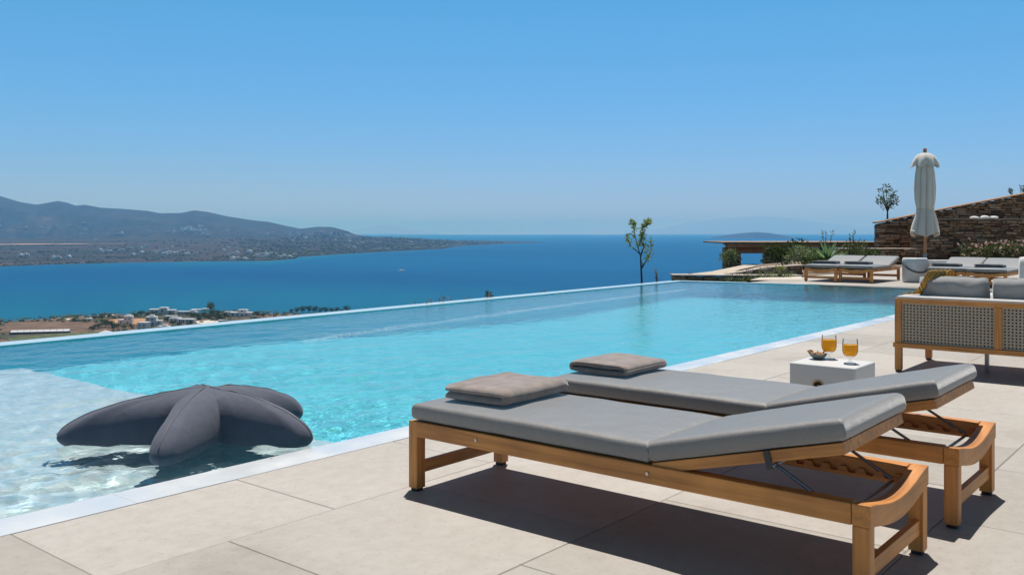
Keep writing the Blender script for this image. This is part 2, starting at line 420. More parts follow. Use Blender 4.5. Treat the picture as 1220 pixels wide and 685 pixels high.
steel_m = mat('dark_steel', (.22, .22, .235), .3, Metallic=.9)
black_m = mat('black_bracket', (.045, .045, .05), .4, Metallic=.5)
screw_m = mat('bolt_steel', (.5, .48, .45), .3, Metallic=1)
foot_m = mat('black_rubber', (.02, .02, .02), .7)
def make_lounger(label, group, Wd=.64):
    LN = 2.03
    t = thing('sun_lounger', label, 'sun lounger', group=group)
    z0, z1 = .247, .315
    for nm, xx in (('side_rail', 0.0), ('side_rail', Wd - .055)):
        bm = bmesh.new(); bx(bm, xx, xx + .055, .06, LN - .055, z0, z1, bev=.004)
        rail = link(nm, bm, teak_y, t)
        if xx == 0:
            for yy in (.79, 1.62):
                b2 = bmesh.new()
                bmesh.ops.create_cone(b2, cap_ends=True, segments=12, radius1=.007, radius2=.007, depth=.006, matrix=Matrix.Translation((-.0015, yy, .284)) @ Matrix.Rotation(R_(90), 4, 'Y'))
                link('bolt', b2, screw_m, rail)
    # legs
    for xx in (0.0, Wd - .055):
        for yy in (.004, LN - .057):
            bm = bmesh.new(); bx(bm, xx + .001, xx + .054, yy, yy + .053, .014, .2465 if yy < 1 else .3145, bev=.004)
            lg = link('leg', bm, teak_z, t)
            b2 = bmesh.new(); bx(b2, xx + .008, xx + .047, yy + .007, yy + .046, 0, .015, bev=.004)
            link('foot_pad', b2, foot_m, lg)
    # crossbars with a sagging curve
    for nm, yy in (('head_crossbar', 0.0), ('foot_crossbar', LN - .056)):
        bm = bmesh.new(); n = 20; rings = []
        xa, xb = (.0, Wd) if nm[0] == 'h' else (.055, Wd - .055)
        for i in range(n + 1):
            u = i / n; x = lerp(xa, xb, u); s = .042 * math.sin(math.pi * min(1, max(0, (u - .02) / .96))) ** 1.15
            rings.append([bm.verts.new((x, yy + a, z - s)) for a, z in ((0, z0), (.058, z0), (.058, z1 + .0012), (0, z1 + .0012))])
        for A_, B_ in zip(rings, rings[1:]):
            for k in range(4): bm.faces.new((A_[k], A_[(k + 1) % 4], B_[(k + 1) % 4], B_[k]))
        bm.faces.new(rings[0]); bm.faces.new(rings[-1][::-1])
        bmesh.ops.recalc_face_normals(bm, faces=bm.faces)
        es = [e_ for e_ in bm.edges if len(e_.link_faces) == 2 and e_.calc_face_angle(0) > .8]
        bmesh.ops.bevel(bm, geom=es, offset=.0035, segments=2, affect='EDGES', profile=.6)
        link(nm, bm, teak_x, t)
        bm = bmesh.new(); yc = yy + .028
        bx(bm, .054, Wd - .054, yc - .012, yc + .012, .075, .128, bev=.003)
        link('stretcher', bm, teak_x, t)
    # slatted deck under the seat
    bm = bmesh.new()
    for k in range(17):
        yy = .84 + k * .068
        bx(bm, .056, Wd - .056, yy, yy + .05, .282, .300, bev=.002, seg=1)
    link('seat_slats', bm, teak_x, t)
    # hinge line and raised back
    HY, HZ, ANG = .785, .322, R_(14.3); BL = .715
    rotm = Matrix.Translation((0, HY, HZ)) @ Matrix.Rotation(ANG, 4, 'X')      # local -y rises
    rotm = Matrix.Translation((0, HY, HZ)) @ Matrix.Rotation(-ANG, 4, 'X')
    def place(o): o.matrix_local = rotm; return o
    bm = bmesh.new()
    for xx in (.012, Wd - .062):
        bx(bm, xx, xx + .05, -BL, -.005, -.04, -.002, bev=.003)
    bx(bm, .0625, Wd - .0625, -BL, -BL + .045, -.04, -.002, bev=.003)
    for k in range(9):
        yy = -.06 - k * .074; bx(bm, .0625, Wd - .0625, yy - .045, yy, -.03, -.012, bev=.002, seg=1)
    bf = place(link('back_frame', bm, teak_y, t))
    for xx in (.006, Wd - .012):
        bm = bmesh.new(); bx(bm, xx, xx + .0055, -.468, -.446, -.062, .0, bev=.001, seg=1)
        link('prop_bracket', bm, black_m, bf)
    # prop: two struts and the bar that rests in the notched racks
    yb, zb = .105, .256
    bm = bmesh.new()
    p = rotm @ Vector((0, -.457, -.055))
    for xx in (.058, Wd - .058):
        tube(bm, [(xx, p.y, p.z), (xx, yb, zb)], .0062, 8)
    tube(bm, [(.05, yb, zb), (Wd - .05, yb, zb)], .0062, 8)
    tube(bm, [(.02, p.y, p.z), (Wd - .02, p.y, p.z)], .0055, 8)
    link('prop', bm, steel_m, t)
    for xx in (.055, Wd - .073):
        bm = bmesh.new(); n = 44; ring = []
        for i in range(n + 1):
            y = lerp(.075, .56, i / n); zt = .272 + .010 * (1 if (i % 6) in (0, 1, 2) else -1)
            ring.append([bm.verts.new((xx + a, y, z)) for a, z in ((0, .249), (.017, .249), (.017, zt), (0, zt))])
        for A_, B_ in zip(ring, ring[1:]):
            for k in range(4): bm.faces.new((A_[k], A_[(k + 1) % 4], B_[(k + 1) % 4], B_[k]))
        bm.faces.new(ring[0]); bm.faces.new(ring[-1][::-1])
        link('notched_rack', bm, teak_y, t)
    bm = bmesh.new(); cushion(bm, Wd - .008, LN - .022 - HY, .074, ny=30)
    o = link('seat_cushion', bm, fab_grey, t, True); o.location = (.004, LN - .020, .3185); autosmooth(o, 60)
    bm = bmesh.new(); cushion(bm, Wd - .008, BL + .018, .072, ny=22)
    o = link('back_cushion', bm, fab_grey, t, True); o.matrix_local = rotm @ Matrix.Translation((.004, -.004, .001)); autosmooth(o, 60)
    return t
LG = 'grey cushioned teak sun loungers'
lounger = make_lounger("nearest teak sun lounger with grey cushion, its head end cut by the frame's lower edge", LG)
lounger.location = (2.852, .918, 0)
dup(lounger, (3.828, .895, 0), 0, 'grey cushioned teak sun lounger between the nearest lounger and the white cube table', LG)
FW = 1.38

# ------------------------------------------------------------------ sea, far coast and islands
SEA = -80.0
def sea_d(py): return FPX * (CAMH - SEA) / (py - YH)
m = mat('sea_water', (.012, .085, .19), .42); q = N(m); co = q.coord('Object')
q.b.inputs['Specular IOR Level'].default_value = .03
mp = q.coord('Object', (.0016, .0005, 1), (0, 0, YAW))
n1 = q.noise(mp, 1.0, 5, .6)
c = q.ramp(n1, [(.30, (.0005, .062, .178)), (.52, (.001, .078, .205)), (.72, (.0015, .096, .225))])
# shallow, paler water over sand along the two shores
shal = q.n('Attribute', attribute_name='shallow')
c = q.mix(c, (.006, .13, .205), shal.outputs['Fac'])
q.col(c)
w = q.noise(q.coord('Object', (.05, .12, 1), (0, 0, YAW)), 1.0, 5, .7); q.bump(w, .5, 1.2)
sea_m = m
SHORE = [(-300, 322), (0, 318.4), (60, 316), (147, 313.6), (230, 312.2), (320, 311.4), (350, 309), (356, 306.5), (400, 303.5), (440, 301), (529, 296.8), (534, 295.2), (560, 292.6), (610, 290.2), (640, 289.5), (660, 289.2)]
NEARSH = [(-400, 392), (0, 381), (102, 374.6), (175, 371.2), (250, 370.3), (320, 371.0), (420, 373.5), (520, 377.5), (620, 384), (800, 396), (1000, 400)]
bm = bmesh.new()
ds = [500, 640, 700, 760, 820, 880, 940, 1000, 1080, 1200, 1400, 1600, 1800, 1950, 2080, 2250, 2400, 2600, 2900, 3300, 3800, 4600, 6000, 9000, 14000, 20000, 26000]
lay = bm.verts.layers.float.new('shallow')
rows = []
pxs = list(range(-600, 2001, 20))
for d in ds:
    row = []
    for px in pxs:
        v = bm.verts.new(cw((px - CX) / FPX * d, d, SEA))
        dn = d - sea_d(interp(NEARSH, px)); s_ = 0
        s_ = max(s_, .75 * (1 - sstep(20, 700, dn)))
        if px < 660:
            df = sea_d(interp(SHORE, px)) - d
            s_ = max(s_, (1 - sstep(10, 420, df)) * (.35 + .55 * math.exp(-((px - 330) / 140) ** 2)))
        v[lay] = s_ * (.8 + .5 * noise.noise(Vector((px * .02, d * .003, 0))))
        row.append(v)
    rows.append(row)
for A_, B_ in zip(rows, rows[1:]):
    for k in range(len(pxs) - 1): bm.faces.new((A_[k], A_[k + 1], B_[k + 1], B_[k]))
sea = struct(link('sea', bm, sea_m, smooth=True))

m = mat('far_hillside', (.1, .09, .06), .95); q = N(m); co = q.coord('Object')
n1 = q.noise(co, .0022, 6, .62); n2 = q.noise(co, .012, 4, .6); n3 = q.noise(q.coord('Object', (.0012, .005, .02), (0, 0, YAW)), 1.0, 4, .6)
hill = q.ramp(n1, [(.36, (.002, .006, .006)), (.48, (.006, .010, .009)), (.56, (.014, .016, .014)), (.68, (.055, .040, .033))])
hill = q.mix(hill, q.ramp(n2, [(.38, (.45, .5, .42)), (.55, (1, 1, 1)), (.7, (1.5, 1.35, 1.25))]), .8, 'MULTIPLY')
plain = q.ramp(n3, [(.34, (.004, .012, .009)), (.48, (.010, .016, .013)), (.55, (.050, .030, .030)), (.61, (.008, .015, .010)), (.74, (.10, .066, .052))])
plain = q.mix(plain, q.ramp(n2, [(.38, (.35, .42, .3)), (.52, (1, 1, 1)), (.7, (1.35, 1.3, 1.2))]), .85, 'MULTIPLY')
pl = q.n('Attribute', attribute_name='plain')
q.col(q.mix(hill, plain, pl.outputs['Fac'])); far_m = m
RIDGE = [(-300, 226), (-120, 236), (-50, 230), (0, 233), (23, 240), (44, 243.4), (69, 238.8), (80, 241), (90.5, 244.6), (101, 243.4), (120, 247), (146, 248.3), (175, 250.7), (191, 253.6), (216, 253.2), (231, 250), (248, 252), (269, 257), (304, 262.3), (320, 263.8), (338, 268), (358, 272), (379, 269.6), (396, 270), (411, 274), (425, 279.4), (440, 281.3), (480, 282.6), (520, 284.6), (545, 286.0), (580, 286.4), (610, 287.3), (640, 287.9), (662, 289.5)]
RDIST = [(-300, 9000), (250, 8800), (330, 8400), (400, 7600), (425, 6600), (440, 6000), (530, 6500), (560, 6800), (610, 6950), (660, 7100)]
def far_z(px, t):
    ds_, dr = sea_d(interp(SHORE, px)), interp(RDIST, px)
    dr = max(dr, ds_ + 420)
    zr = CAMH - (interp(RIDGE, px) - YH) * dr / FPX
    d = lerp(ds_, dr, t)
    zp = min(SEA + 44, lerp(SEA, zr, .55)) if px < 430 else lerp(SEA, zr, .75)
    p = cw((px - CX) / FPX * d, d)
    if t < .45:
        z = lerp(SEA - .5, zp, (t / .45) ** 1.0) + (4 * fbm((p.x, p.y, 0), 3, .004)) * min(1, t * 8)
    elif t <= 1:
        u = (t - .45) / .55
        z = lerp(zp, zr, u ** 1.55)
        amp = (zr - zp) * 1.0 * math.sin(math.pi * u) ** 1.0 * (1 - u * .35)
        z += amp * (-2.1 * abs(fbm((p.x, p.y, 3), 5, .0009)) ** .85)
        # keep the spurs below the sight line to the ridge
        z = min(z, CAMH - (interp(RIDGE, px) + .6 - YH) * d / FPX) if u > .2 else z
    else:
        z = lerp(zr, SEA, (t - 1) / .35)
    return p, z, d
bm = bmesh.new(); lay = bm.verts.layers.float.new('plain')
pxs = [-300 + 2.5 * k for k in range(int(954 / 2.5) + 1)]; ts = [k / 60 for k in range(61)] + [1.1, 1.35]
rows = []
for t in ts:
    row = []
    for px in pxs:
        p, z, d = far_z(px, t)
        v = bm.verts.new((p.x, p.y, z)); v[lay] = (1 - sstep(.38, .62, t + .1 * fbm((px * .03, t * 9, 0)))) * lerp(1, .25, sstep(285, 330, px))
        row.append(v)
    rows.append(row)
for A_, B_ in zip(rows, rows[1:]):
    for k in range(len(pxs) - 1): bm.faces.new((A_[k], A_[k + 1], B_[k + 1], B_[k]))
struct(link('far_hills', bm, far_m, smooth=True))

def island(px0, px1, prof, dep, depth_len):
    bm = bmesh.new(); n = 60; rows = []
    for j in range(13):
        w = math.sin(math.pi * j / 12) ** .8
        row = []
        for i in range(n + 1):
            px = lerp(px0, px1, i / n); zt = CAMH - (interp(prof, px) - YH) * dep / FPX
            base = SEA - (8 if dep < 20000 else 250)
            p = cw((px - CX) / FPX * dep, dep + (j / 12 - .5) * depth_len)
            z = lerp(base, zt, w) + (zt - base) * .10 * fbm((p.x, p.y, j), 4, 6.0 / (abs(px1 - px0) * dep / FPX)) * (1 - w)
            row.append(bm.verts.new((p.x, p.y, z)))
        rows.append(row)
    for A_, B_ in zip(rows, rows[1:]):
        for k in range(n): bm.faces.new((A_[k], A_[k + 1], B_[k + 1], B_[k]))
    return bm
struct(link('islet', island(840, 962, [(840, 285), (856, 281.5), (870, 279.5), (884, 277.8), (900, 276.6), (915, 277.5), (930, 280), (945, 283), (962, 286)], 11000, 900), far_m, smooth=True))
rock_m = mat('haze_faded_rock', (.24, .15, .12), .95)  # colour paled and warmed so the islands fade into the haze
struct(link('distant_island', island(745, 1100, [(745, 278), (790, 272), (815, 266), (850, 262), (875, 259.5), (905, 257.5), (930, 259), (960, 263), (1000, 267), (1050, 272), (1100, 276)], 54000, 6000), rock_m, smooth=True))
struct(link('distant_island', island(405, 520, [(405, 278), (430, 272), (448, 268.5), (462, 267.4), (476, 270), (495, 274), (520, 278)], 54000, 5000), rock_m, smooth=True))

# ------------------------------------------------------------------ the hillside below and the near coast: one ground sheet
m = mat('dry_ground', (.2, .14, .09), .95); q = N(m); co = q.coord('Object')
n1 = q.noise(co, .012, 6, .62); n2 = q.noise(co, .09, 4, .6); n3 = q.noise(co, 1.5, 4)
c = q.ramp(n1, [(.30, (.028, .038, .015)), (.44, (.06, .055, .028)), (.54, (.135, .08, .048)), (.70, (.21, .13, .078))])
c = q.mix(c, q.ramp(n2, [(.36, (.35, .42, .28)), (.52, (1, 1, 1)), (.7, (1.25, 1.2, 1.1))]), .85, 'MULTIPLY')
c = q.mix(c, q.ramp(n3, [(.3, (.8, .8, .8)), (.7, (1.1, 1.1, 1.1))]), .6, 'MULTIPLY'); q.col(c); ground_m = m
WTOP = [(1040, 266), (1047, 265), (1115, 251), (1220, 231), (1400, 197), (1800, 150)]
def ground_z(px, d):
    y0 = lerp(13, 46, sstep(760, 885, px))
    zl = -3.6 - .148 * max(0, d - y0)
    sh = sea_d(interp(NEARSH, px))
    flat = -78.2 - .004 * (d - 560) + 1.1 * fbm((px * .02, d * .01, 0), 3)
    z = max(zl, flat)
    if d > sh - 40: z = min(z, lerp(flat, SEA - 1.5, sstep(-40, 25, d - sh)))
    if px > 865:
        zr = -.28 if d < 50 else -.28 - .11 * (d - 50)
        zr = -1.6 if (d > 39 and px < 1046) and d <= 50 else zr
        z2 = lerp(z, max(zr, -79), sstep(865, 905, px)) if d > 22 else z
        z = z2
    if px > 1046 and d > 36.5:
        zt = CAMH - (interp(WTOP, px) - YH) * d / FPX - .25
        z = zt if d < 60 else max(-79, CAMH - (interp(WTOP, px) - YH) * 60 / FPX - .25 - .1 * (d - 60))
    return z
bm = bmesh.new()
pxs = list(range(-700, 860, 20)) + list(range(860, 1060, 6)) + list(range(1060, 2000, 24))
ds = [.6, 3, 6, 10, 14, 18, 22, 26, 30, 34, 36.2, 36.6, 39, 40, 44, 50, 56, 60, 66, 75, 90, 110, 140, 180, 230, 290, 360, 430, 500, 550] + list(range(570, 1240, 12))
rows = []
for d in ds:
    row = []
    for px in pxs:
        z = ground_z(px, d) if d > 12 else -3.6
        row.append(bm.verts.new(cw((px - CX) / FPX * d, d, z)))
    rows.append(row)
for A_, B_ in zip(rows, rows[1:]):
    for k in range(len(pxs) - 1): bm.faces.new((A_[k], A_[k + 1], B_[k + 1], B_[k]))
struct(link('ground', bm, ground_m, smooth=True))
def land(px, py, dz=0.0):
    """point on the near coast seen at that spot"""
    d = 700.0
    for _ in range(12): d = FPX * (CAMH - ground_z(px, d)) / (py - YH)
    return cw((px - CX) / FPX * d, d, ground_z(px, d) + dz), d

# ------------------------------------------------------------------ foliage helpers
def leaf_mat(name, c1, c2, trans=.25):
    m = mat(name, c1, .55); q = N(m)
    isl = q.n('NewGeometry').outputs['Random Per Island']
    q.col(q.ramp(isl, [(0, c2), (.55, c1), (1, tuple(v * 1.5 for v in c1))]))
    q.b.inputs['Specular IOR Level'].default_value = .3
    tr = q.n('BsdfTranslucent'); cn_ = q.b.inputs['Base Color'].links[0].from_socket
    q.l(q.mix(cn_, (1.0, 1.0, .6), 1.0, 'MULTIPLY'), tr.inputs[0])
    mx = q.n('MixShader'); mx.inputs[0].default_value = .38; q.l(q.b.outputs[0], mx.inputs[1]); q.l(tr.outputs[0], mx.inputs[2])
    q.l(mx.outputs[0], q.t.nodes['Material Output'].inputs[0])
    return m
leaf_dark = leaf_mat('leaf_dark', (.045, .075, .022), (.018, .035, .012))
leaf_olive = leaf_mat('leaf_olive', (.10, .125, .055), (.045, .065, .028))
leaf_lime = leaf_mat('leaf_lime', (.30, .34, .085), (.20, .19, .06))
leaf_pale = leaf_mat('leaf_pale', (.20, .25, .15), (.08, .11, .05))
leaf_agave = leaf_mat('leaf_agave', (.16, .26, .17), (.10, .18, .12))
leaf_lav = leaf_mat('leaf_lavender', (.16, .12, .27), (.09, .10, .11))
leaf_dry = leaf_mat('leaf_dry', (.22, .15, .08), (.12, .08, .05))
petal_m = leaf_mat('leaf_petal', (.65, .48, .52), (.55, .3, .38))
bark_m = mat('bark', (.13, .095, .065), .9); q = N(bark_m); q.bump(q.noise(q.coord('Object', (20, 20, 4)), 1, 5), .6, .02)
bark_dark = mat('bark_dark', (.05, .04, .032), .9)
def leaf(bm, p, d, L, w, nrm=None):
    d = d.normalized(); s = d.cross(nrm if nrm is not None else Vector((random.gauss(0, 1), random.gauss(0, 1), random.gauss(0, 1)))).normalized()
    n_ = s.cross(d)
    a = bm.verts.new(p); b = bm.verts.new(p + d * L * .45 + s * w / 2 + n_ * L * .06); c = bm.verts.new(p + d * L); e_ = bm.verts.new(p + d * L * .45 - s * w / 2 + n_ * L * .06)
    bm.faces.new((a, b, c, e_))
def rnd3(): 
    v = Vector((random.gauss(0, 1), random.gauss(0, 1), random.gauss(0, 1))); return v.normalized()
def clump(bm, c, r, n, L, w, flat=(1, 1, 1)):
    for _ in range(n):
        v = rnd3(); k = random.random() ** .45
        p = Vector(c) + Vector((v.x * r * flat[0], v.y * r * flat[1], v.z * r * flat[2])) * k
        leaf(bm, p, (v + rnd3() * .8 + Vector((0, 0, .3))), L * random.uniform(.7, 1.2), w)
def tree(name, label, loc, h, cr, lm, group=None, n=900, L=.5, seed=1, trunk_h=.4, flat=(1, 1, .8), tr=.03, nc=11, bark=None):
    random.seed(seed); t = thing(name, label, 'tree', loc, group=group)
    bm = bmesh.new(); top = Vector((random.uniform(-.05, .05) * h, 0, h * trunk_h))
    tube(bm, [(0, 0, -.15 * h), (0, 0, 0), top * .5 + Vector((.01 * h, 0, 0)), top], [tr * h * 1.3, tr * h, tr * h * .8, tr * h * .6], 7)
    cs = []
    for k in range(nc):
        a = 6.283 * k / nc + random.uniform(-.4, .4); rr = cr * random.uniform(.2, .72)
        cs.append(Vector((math.cos(a) * rr * flat[0], math.sin(a) * rr * flat[1], h * random.uniform(trunk_h + .1, .92))))
    for c in cs: tube(bm, [top * .9, (top + c) / 2 + Vector((0, 0, .03 * h)), c], [tr * h * .5, tr * h * .3, tr * h * .12], 5)
    link('trunk', bm, bark or bark_m, t, True)
    bm = bmesh.new()
    for c in cs: clump(bm, c, cr * random.uniform(.28, .5), n // nc, L, L * .4, flat)
    link('crown', bm, lm, t)
    return t

# ------------------------------------------------------------------ near coast: fields, houses, trees
white_m = mat('whitewash', (.78, .77, .75), .8); q = N(white_m); n1 = q.noise(q.coord('Object'), .7, 4)
q.col(q.ramp(n1, [(.3, (.70, .69, .67)), (.7, (.80, .79, .775))]))
glass_dark = mat('window_glass', (.03, .05, .07), .12)
door_m = mat('blue_door', (.08, .14, .24), .5)
conc_m = mat('greenhouse_sheet', (.52, .53, .57), .5)
soil_m = mat('orange_soil', (.42, .215, .10), .95); q = N(soil_m); q.col(q.ramp(q.noise(q.coord('Object'), .08, 4), [(.3, (.34, .16, .075)), (.7, (.46, .26, .13))]))
brown_m = mat('ploughed_soil', (.17, .095, .06), .95); q = N(brown_m); q.col(q.ramp(q.noise(q.coord('Object'), .05, 5, .65), [(.3, (.085, .048, .03)), (.5, (.13, .078, .048)), (.75, (.19, .12, .07))]))
gravel_m = mat('pale_gravel', (.55, .49, .42), .9)
vine_m = mat('vineyard', (.06, .085, .025), .9); q = N(vine_m); q.col(q.ramp(q.noise(q.coord('Object'), .2, 4), [(.35, (.035, .055, .015)), (.65, (.11, .12, .045))]))
def patch(name, poly, m, dz):
    bm = bmesh.new(); vs = [bm.verts.new(land(px, py, dz)[0]) for px, py in poly]
    bm.faces.new(vs); bmesh.ops.triangulate(bm, faces=bm.faces)
    es = bmesh.ops.subdivide_edges(bm, edges=bm.edges, cuts=5, use_grid_fill=True)
    for v in bm.verts:
        d = v.co.x * FX + v.co.y * FY; lat = v.co.x * FY - v.co.y * FX
        v.co.z = ground_z(CX + lat / d * FPX, d) + dz
    return struct(link(name, bm, m))
patch('brown_field', [(-40, 386), (60, 383), (112, 384), (128, 390), (90, 393), (-40, 398)], brown_m, .25)
patch('vineyard_field', [(8, 403), (60, 398.5), (118, 395), (120, 399), (70, 404), (14, 410)], vine_m, .35)
patch('orange_clearing', [(128, 381.6), (146, 380), (176, 380), (178, 384), (150, 388.5), (132, 386)], soil_m, .45)
patch('pale_yard', [(232, 383), (250, 381.7), (262, 383), (258, 386), (236, 386)], gravel_m, .4)
patch('pale_yard', [(70, 381.2), (80, 379.6), (85, 379.7), (82, 381.6)], gravel_m, .4)
patch('pale_yard', [(97, 380.6), (108, 379), (111, 380.2), (101, 381.6)], gravel_m, .4)
patch('pale_yard', [(123, 376.6), (134, 374.9), (138, 375.6), (127, 377.2)], gravel_m, .4)

def house(label, px, py, wpx, blocks, rz=0.0, name='white_house', cat='house', wins=(), door=None, wall=None, roof=None):
    """blocks: (x0, x1, y0, y1, z0, z1) in px-wide units turned into metres"""
    p, d = land(px, py); k = wpx * d / FPX
    t = thing(name, label, cat, p, YAW - R_(90) + rz)
    for (x0, x1, y0, y1, z0, z1) in blocks:
        bm = bmesh.new(); bx(bm, x0 * k, x1 * k, y0 * k, y1 * k, z0 * k - (.8 if z0 == 0 else 0), z1 * k, bev=.12, seg=1)
        link('wall', bm, wall or white_m, t)
        bm = bmesh.new(); w_ = .25; zt = z1 * k + .006
        bx(bm, x0 * k + w_, x1 * k - w_, y0 * k + w_, y1 * k - w_, zt - .2, zt + .12); link('roof', bm, roof or conc_m, t)
    for (x, y, z, w, h) in wins:
        bm = bmesh.new(); bx(bm, (x - w / 2) * k, (x + w / 2) * k, y * k - .06, y * k + .2, (z - h / 2) * k, (z + h / 2) * k)
        link('window', bm, glass_dark, t)
    if door:
        x, y, w, h = door; bm = bmesh.new(); bx(bm, (x - w / 2) * k, (x + w / 2) * k, y * k - .06, y * k + .2, 0.02, h * k)
        link('door', bm, door_m, t)
    return t
house('blocky white house on the orange clearing, left of the other houses', 149.5, 386.5, 17, [(-.5, -.06, 0, .5, 0, .34), (-.1, .46, -.12, .5, 0, .58), (.0, .3, .05, .4, .585, .66)], R_(12), wins=[(.02, -.12, .4, .07, .1), (.28, -.12, .4, .07, .1), (-.3, 0, .18, .08, .1)], door=(.16, -.12, .08, .2))
house('low white gazebo with pyramid roof just behind the pool rim', 124, 399.5, 14, [(-.42, .42, 0, .6, 0, .2)], R_(5), name='gazebo', wins=[(-.2, 0, .1, .1, .1), (.2, 0, .1, .1, .1)])
gz = [o for o in COL.objects if o.name == 'gazebo'][0]
k_ = 14 * land(124, 399.5)[1] / FPX
bm = bmesh.new(); vs = [bm.verts.new(v) for v in ((-.5 * k_, -.06 * k_, .205 * k_), (.5 * k_, -.06 * k_, .205 * k_), (.5 * k_, .66 * k_, .205 * k_), (-.5 * k_, .66 * k_, .205 * k_), (0, .3 * k_, .42 * k_))]
bm.faces.new(vs[3::-1])
for a, b in ((0, 1), (1, 2), (2, 3), (3, 0)): bm.faces.new((vs[a], vs[b], vs[4]))
link('pyramid_roof', bm, conc_m, gz)
house('tall narrow white house at the front left of the house cluster', 169, 393.5, 12, [(-.5, .5, 0, .8, 0, .78)], R_(-8), wins=[(-.25, 0, .5, .12, .16), (.22, 0, .5, .12, .16), (.22, 0, .2, .12, .16)], door=(-.25, 0, .13, .3))
house('white two storey house with stepped roof in the middle of the cluster', 182, 388, 17, [(-.5, .2, 0, .6, 0, .62), (.2, .55, .1, .6, 0, .34), (-.3, .02, .2, .5, .625, .74)], R_(6), wins=[(-.32, 0, .45, .08, .12), (-.05, 0, .45, .08, .12), (-.32, 0, .2, .08, .12), (.36, .1, .2, .08, .1)], door=(-.02, 0, .1, .22))
house('small low white house at the right front of the cluster', 193.5, 393, 14, [(-.5, .5, 0, .6, 0, .3), (-.1, .3, .1, .5, .305, .42)], R_(-4), wins=[(-.25, 0, .17, .09, .11), (.25, 0, .17, .09, .11)], door=(0, 0, .1, .2))
house('long low grey white terrace of rooms behind the cluster', 214, 385.5, 32, [(-.5, -.1, .1, .35, 0, .2), (-.12, .5, 0, .3, 0, .17)], R_(-10), wins=[(-.4, .1, .1, .05, .08), (-.22, .1, .1, .05, .08), (.0, 0, .09, .05, .08), (.15, 0, .09, .05, .08), (.3, 0, .09, .05, .08), (.42, 0, .09, .04, .08)], door=(.08, 0, .04, .11))
house('white villa with two wings closest to the sea behind the cluster', 192, 374.5, 30, [(-.5, -.05, 0, .3, 0, .2), (-.12, .2, .06, .36, 0, .26), (.16, .5, .1, .4, 0, .16)], R_(4), wins=[(-.35, 0, .1, .05, .07), (-.18, 0, .1, .05, .07), (.02, .06, .13, .05, .07), (.32, .1, .08, .06, .06)], door=(-.26, 0, .04, .12))
house('small flat white house right of the seaside villa', 217, 375, 14, [(-.5, .5, 0, .5, 0, .28)], R_(-6), wins=[(-.25, 0, .15, .1, .12), (.25, 0, .15, .1, .12)], door=(0, 0, .1, .2))
house('long white house left of the tallest dark tree by the sea', 238, 371.6, 22, [(-.5, .1, 0, .35, 0, .13), (.05, .5, .05, .35, 0, .17)], R_(3), wins=[(-.3, 0, .07, .06, .07), (.28, .05, .09, .06, .07)], door=(-.1, 0, .05, .1))
house('white house with a raised block, rightmost of the near shore houses', 286, 377.5, 26, [(-.5, .5, 0, .4, 0, .2), (-.16, .26, .08, .36, .205, .32)], R_(-5), wins=[(-.35, 0, .1, .06, .08), (-.12, 0, .1, .06, .08), (.3, 0, .1, .06, .08), (.06, .08, .26, .06, .06)], door=(.1, 0, .06, .13))
house('tiny white hut among scrub between the long house and the rightmost house', 272, 374.3, 9, [(-.5, .5, 0, .6, 0, .32)], R_(8), wins=[(.2, 0, .18, .12, .12)], door=(-.2, 0, .14, .24))
house('low white house with two doors behind the long terrace of rooms', 203, 380, 14, [(-.5, .5, 0, .5, 0, .26)], R_(7), wins=[(-.15, 0, .14, .1, .1), (.35, 0, .14, .1, .1)], door=(.1, 0, .09, .18))
house('tiny white farm building by the pale yards left of the clearing', 104, 382.5, 9, [(-.5, .5, 0, .5, 0, .34)], R_(-6), wins=[(.2, 0, .2, .12, .12)], door=(-.2, 0, .14, .24))
house('small white house right beside the pale yard near the pool rim', 266, 385, 12, [(-.5, .3, 0, .5, 0, .3), (.28, .55, .1, .5, 0, .2)], R_(10), wins=[(-.3, 0, .17, .1, .1), (.1, 0, .17, .1, .1)], door=(-.1, 0, .1, .2))
house('white house behind the tallest tree, nearest to the water', 228, 374.6, 13, [(-.5, .5, 0, .5, 0, .24), (-.2, .3, .1, .45, .245, .4)], R_(-3), wins=[(-.3, 0, .13, .1, .1), (.3, 0, .13, .1, .1)], door=(0, 0, .09, .18))
# greenhouse
p, d = land(49, 397); t = thing('greenhouse', 'long low pale greenhouse shed beside the brown field', 'greenhouse', p, YAW - R_(90) + R_(14))
k = d / FPX
bm = bmesh.new()
for i in range(9):
    pr_ = [(-3.2 + 0, .0), (-3.2, 1.6), (0, 2.9), (3.2, 1.6), (3.2, 0)]
    x0 = (-32 + 64 * i / 9) * k; x1 = (-32 + 64 * (i + 1) / 9) * k - .25
    a = [bm.verts.new((x0, y_, z_)) for y_, z_ in pr_]; b = [bm.verts.new((x1, y_, z_)) for y_, z_ in pr_]
    for q2 in range(4): bm.faces.new((a[q2], a[q2 + 1], b[q2 + 1], b[q2]))
    bm.faces.new(a); bm.faces.new(b[::-1])
link('cover', bm, conc_m, t)
bm = bmesh.new(); bx(bm, -33 * k, 33 * k, -3.7, -3.3, -.6, 1.15); link('base_wall', bm, bark_dark, t)

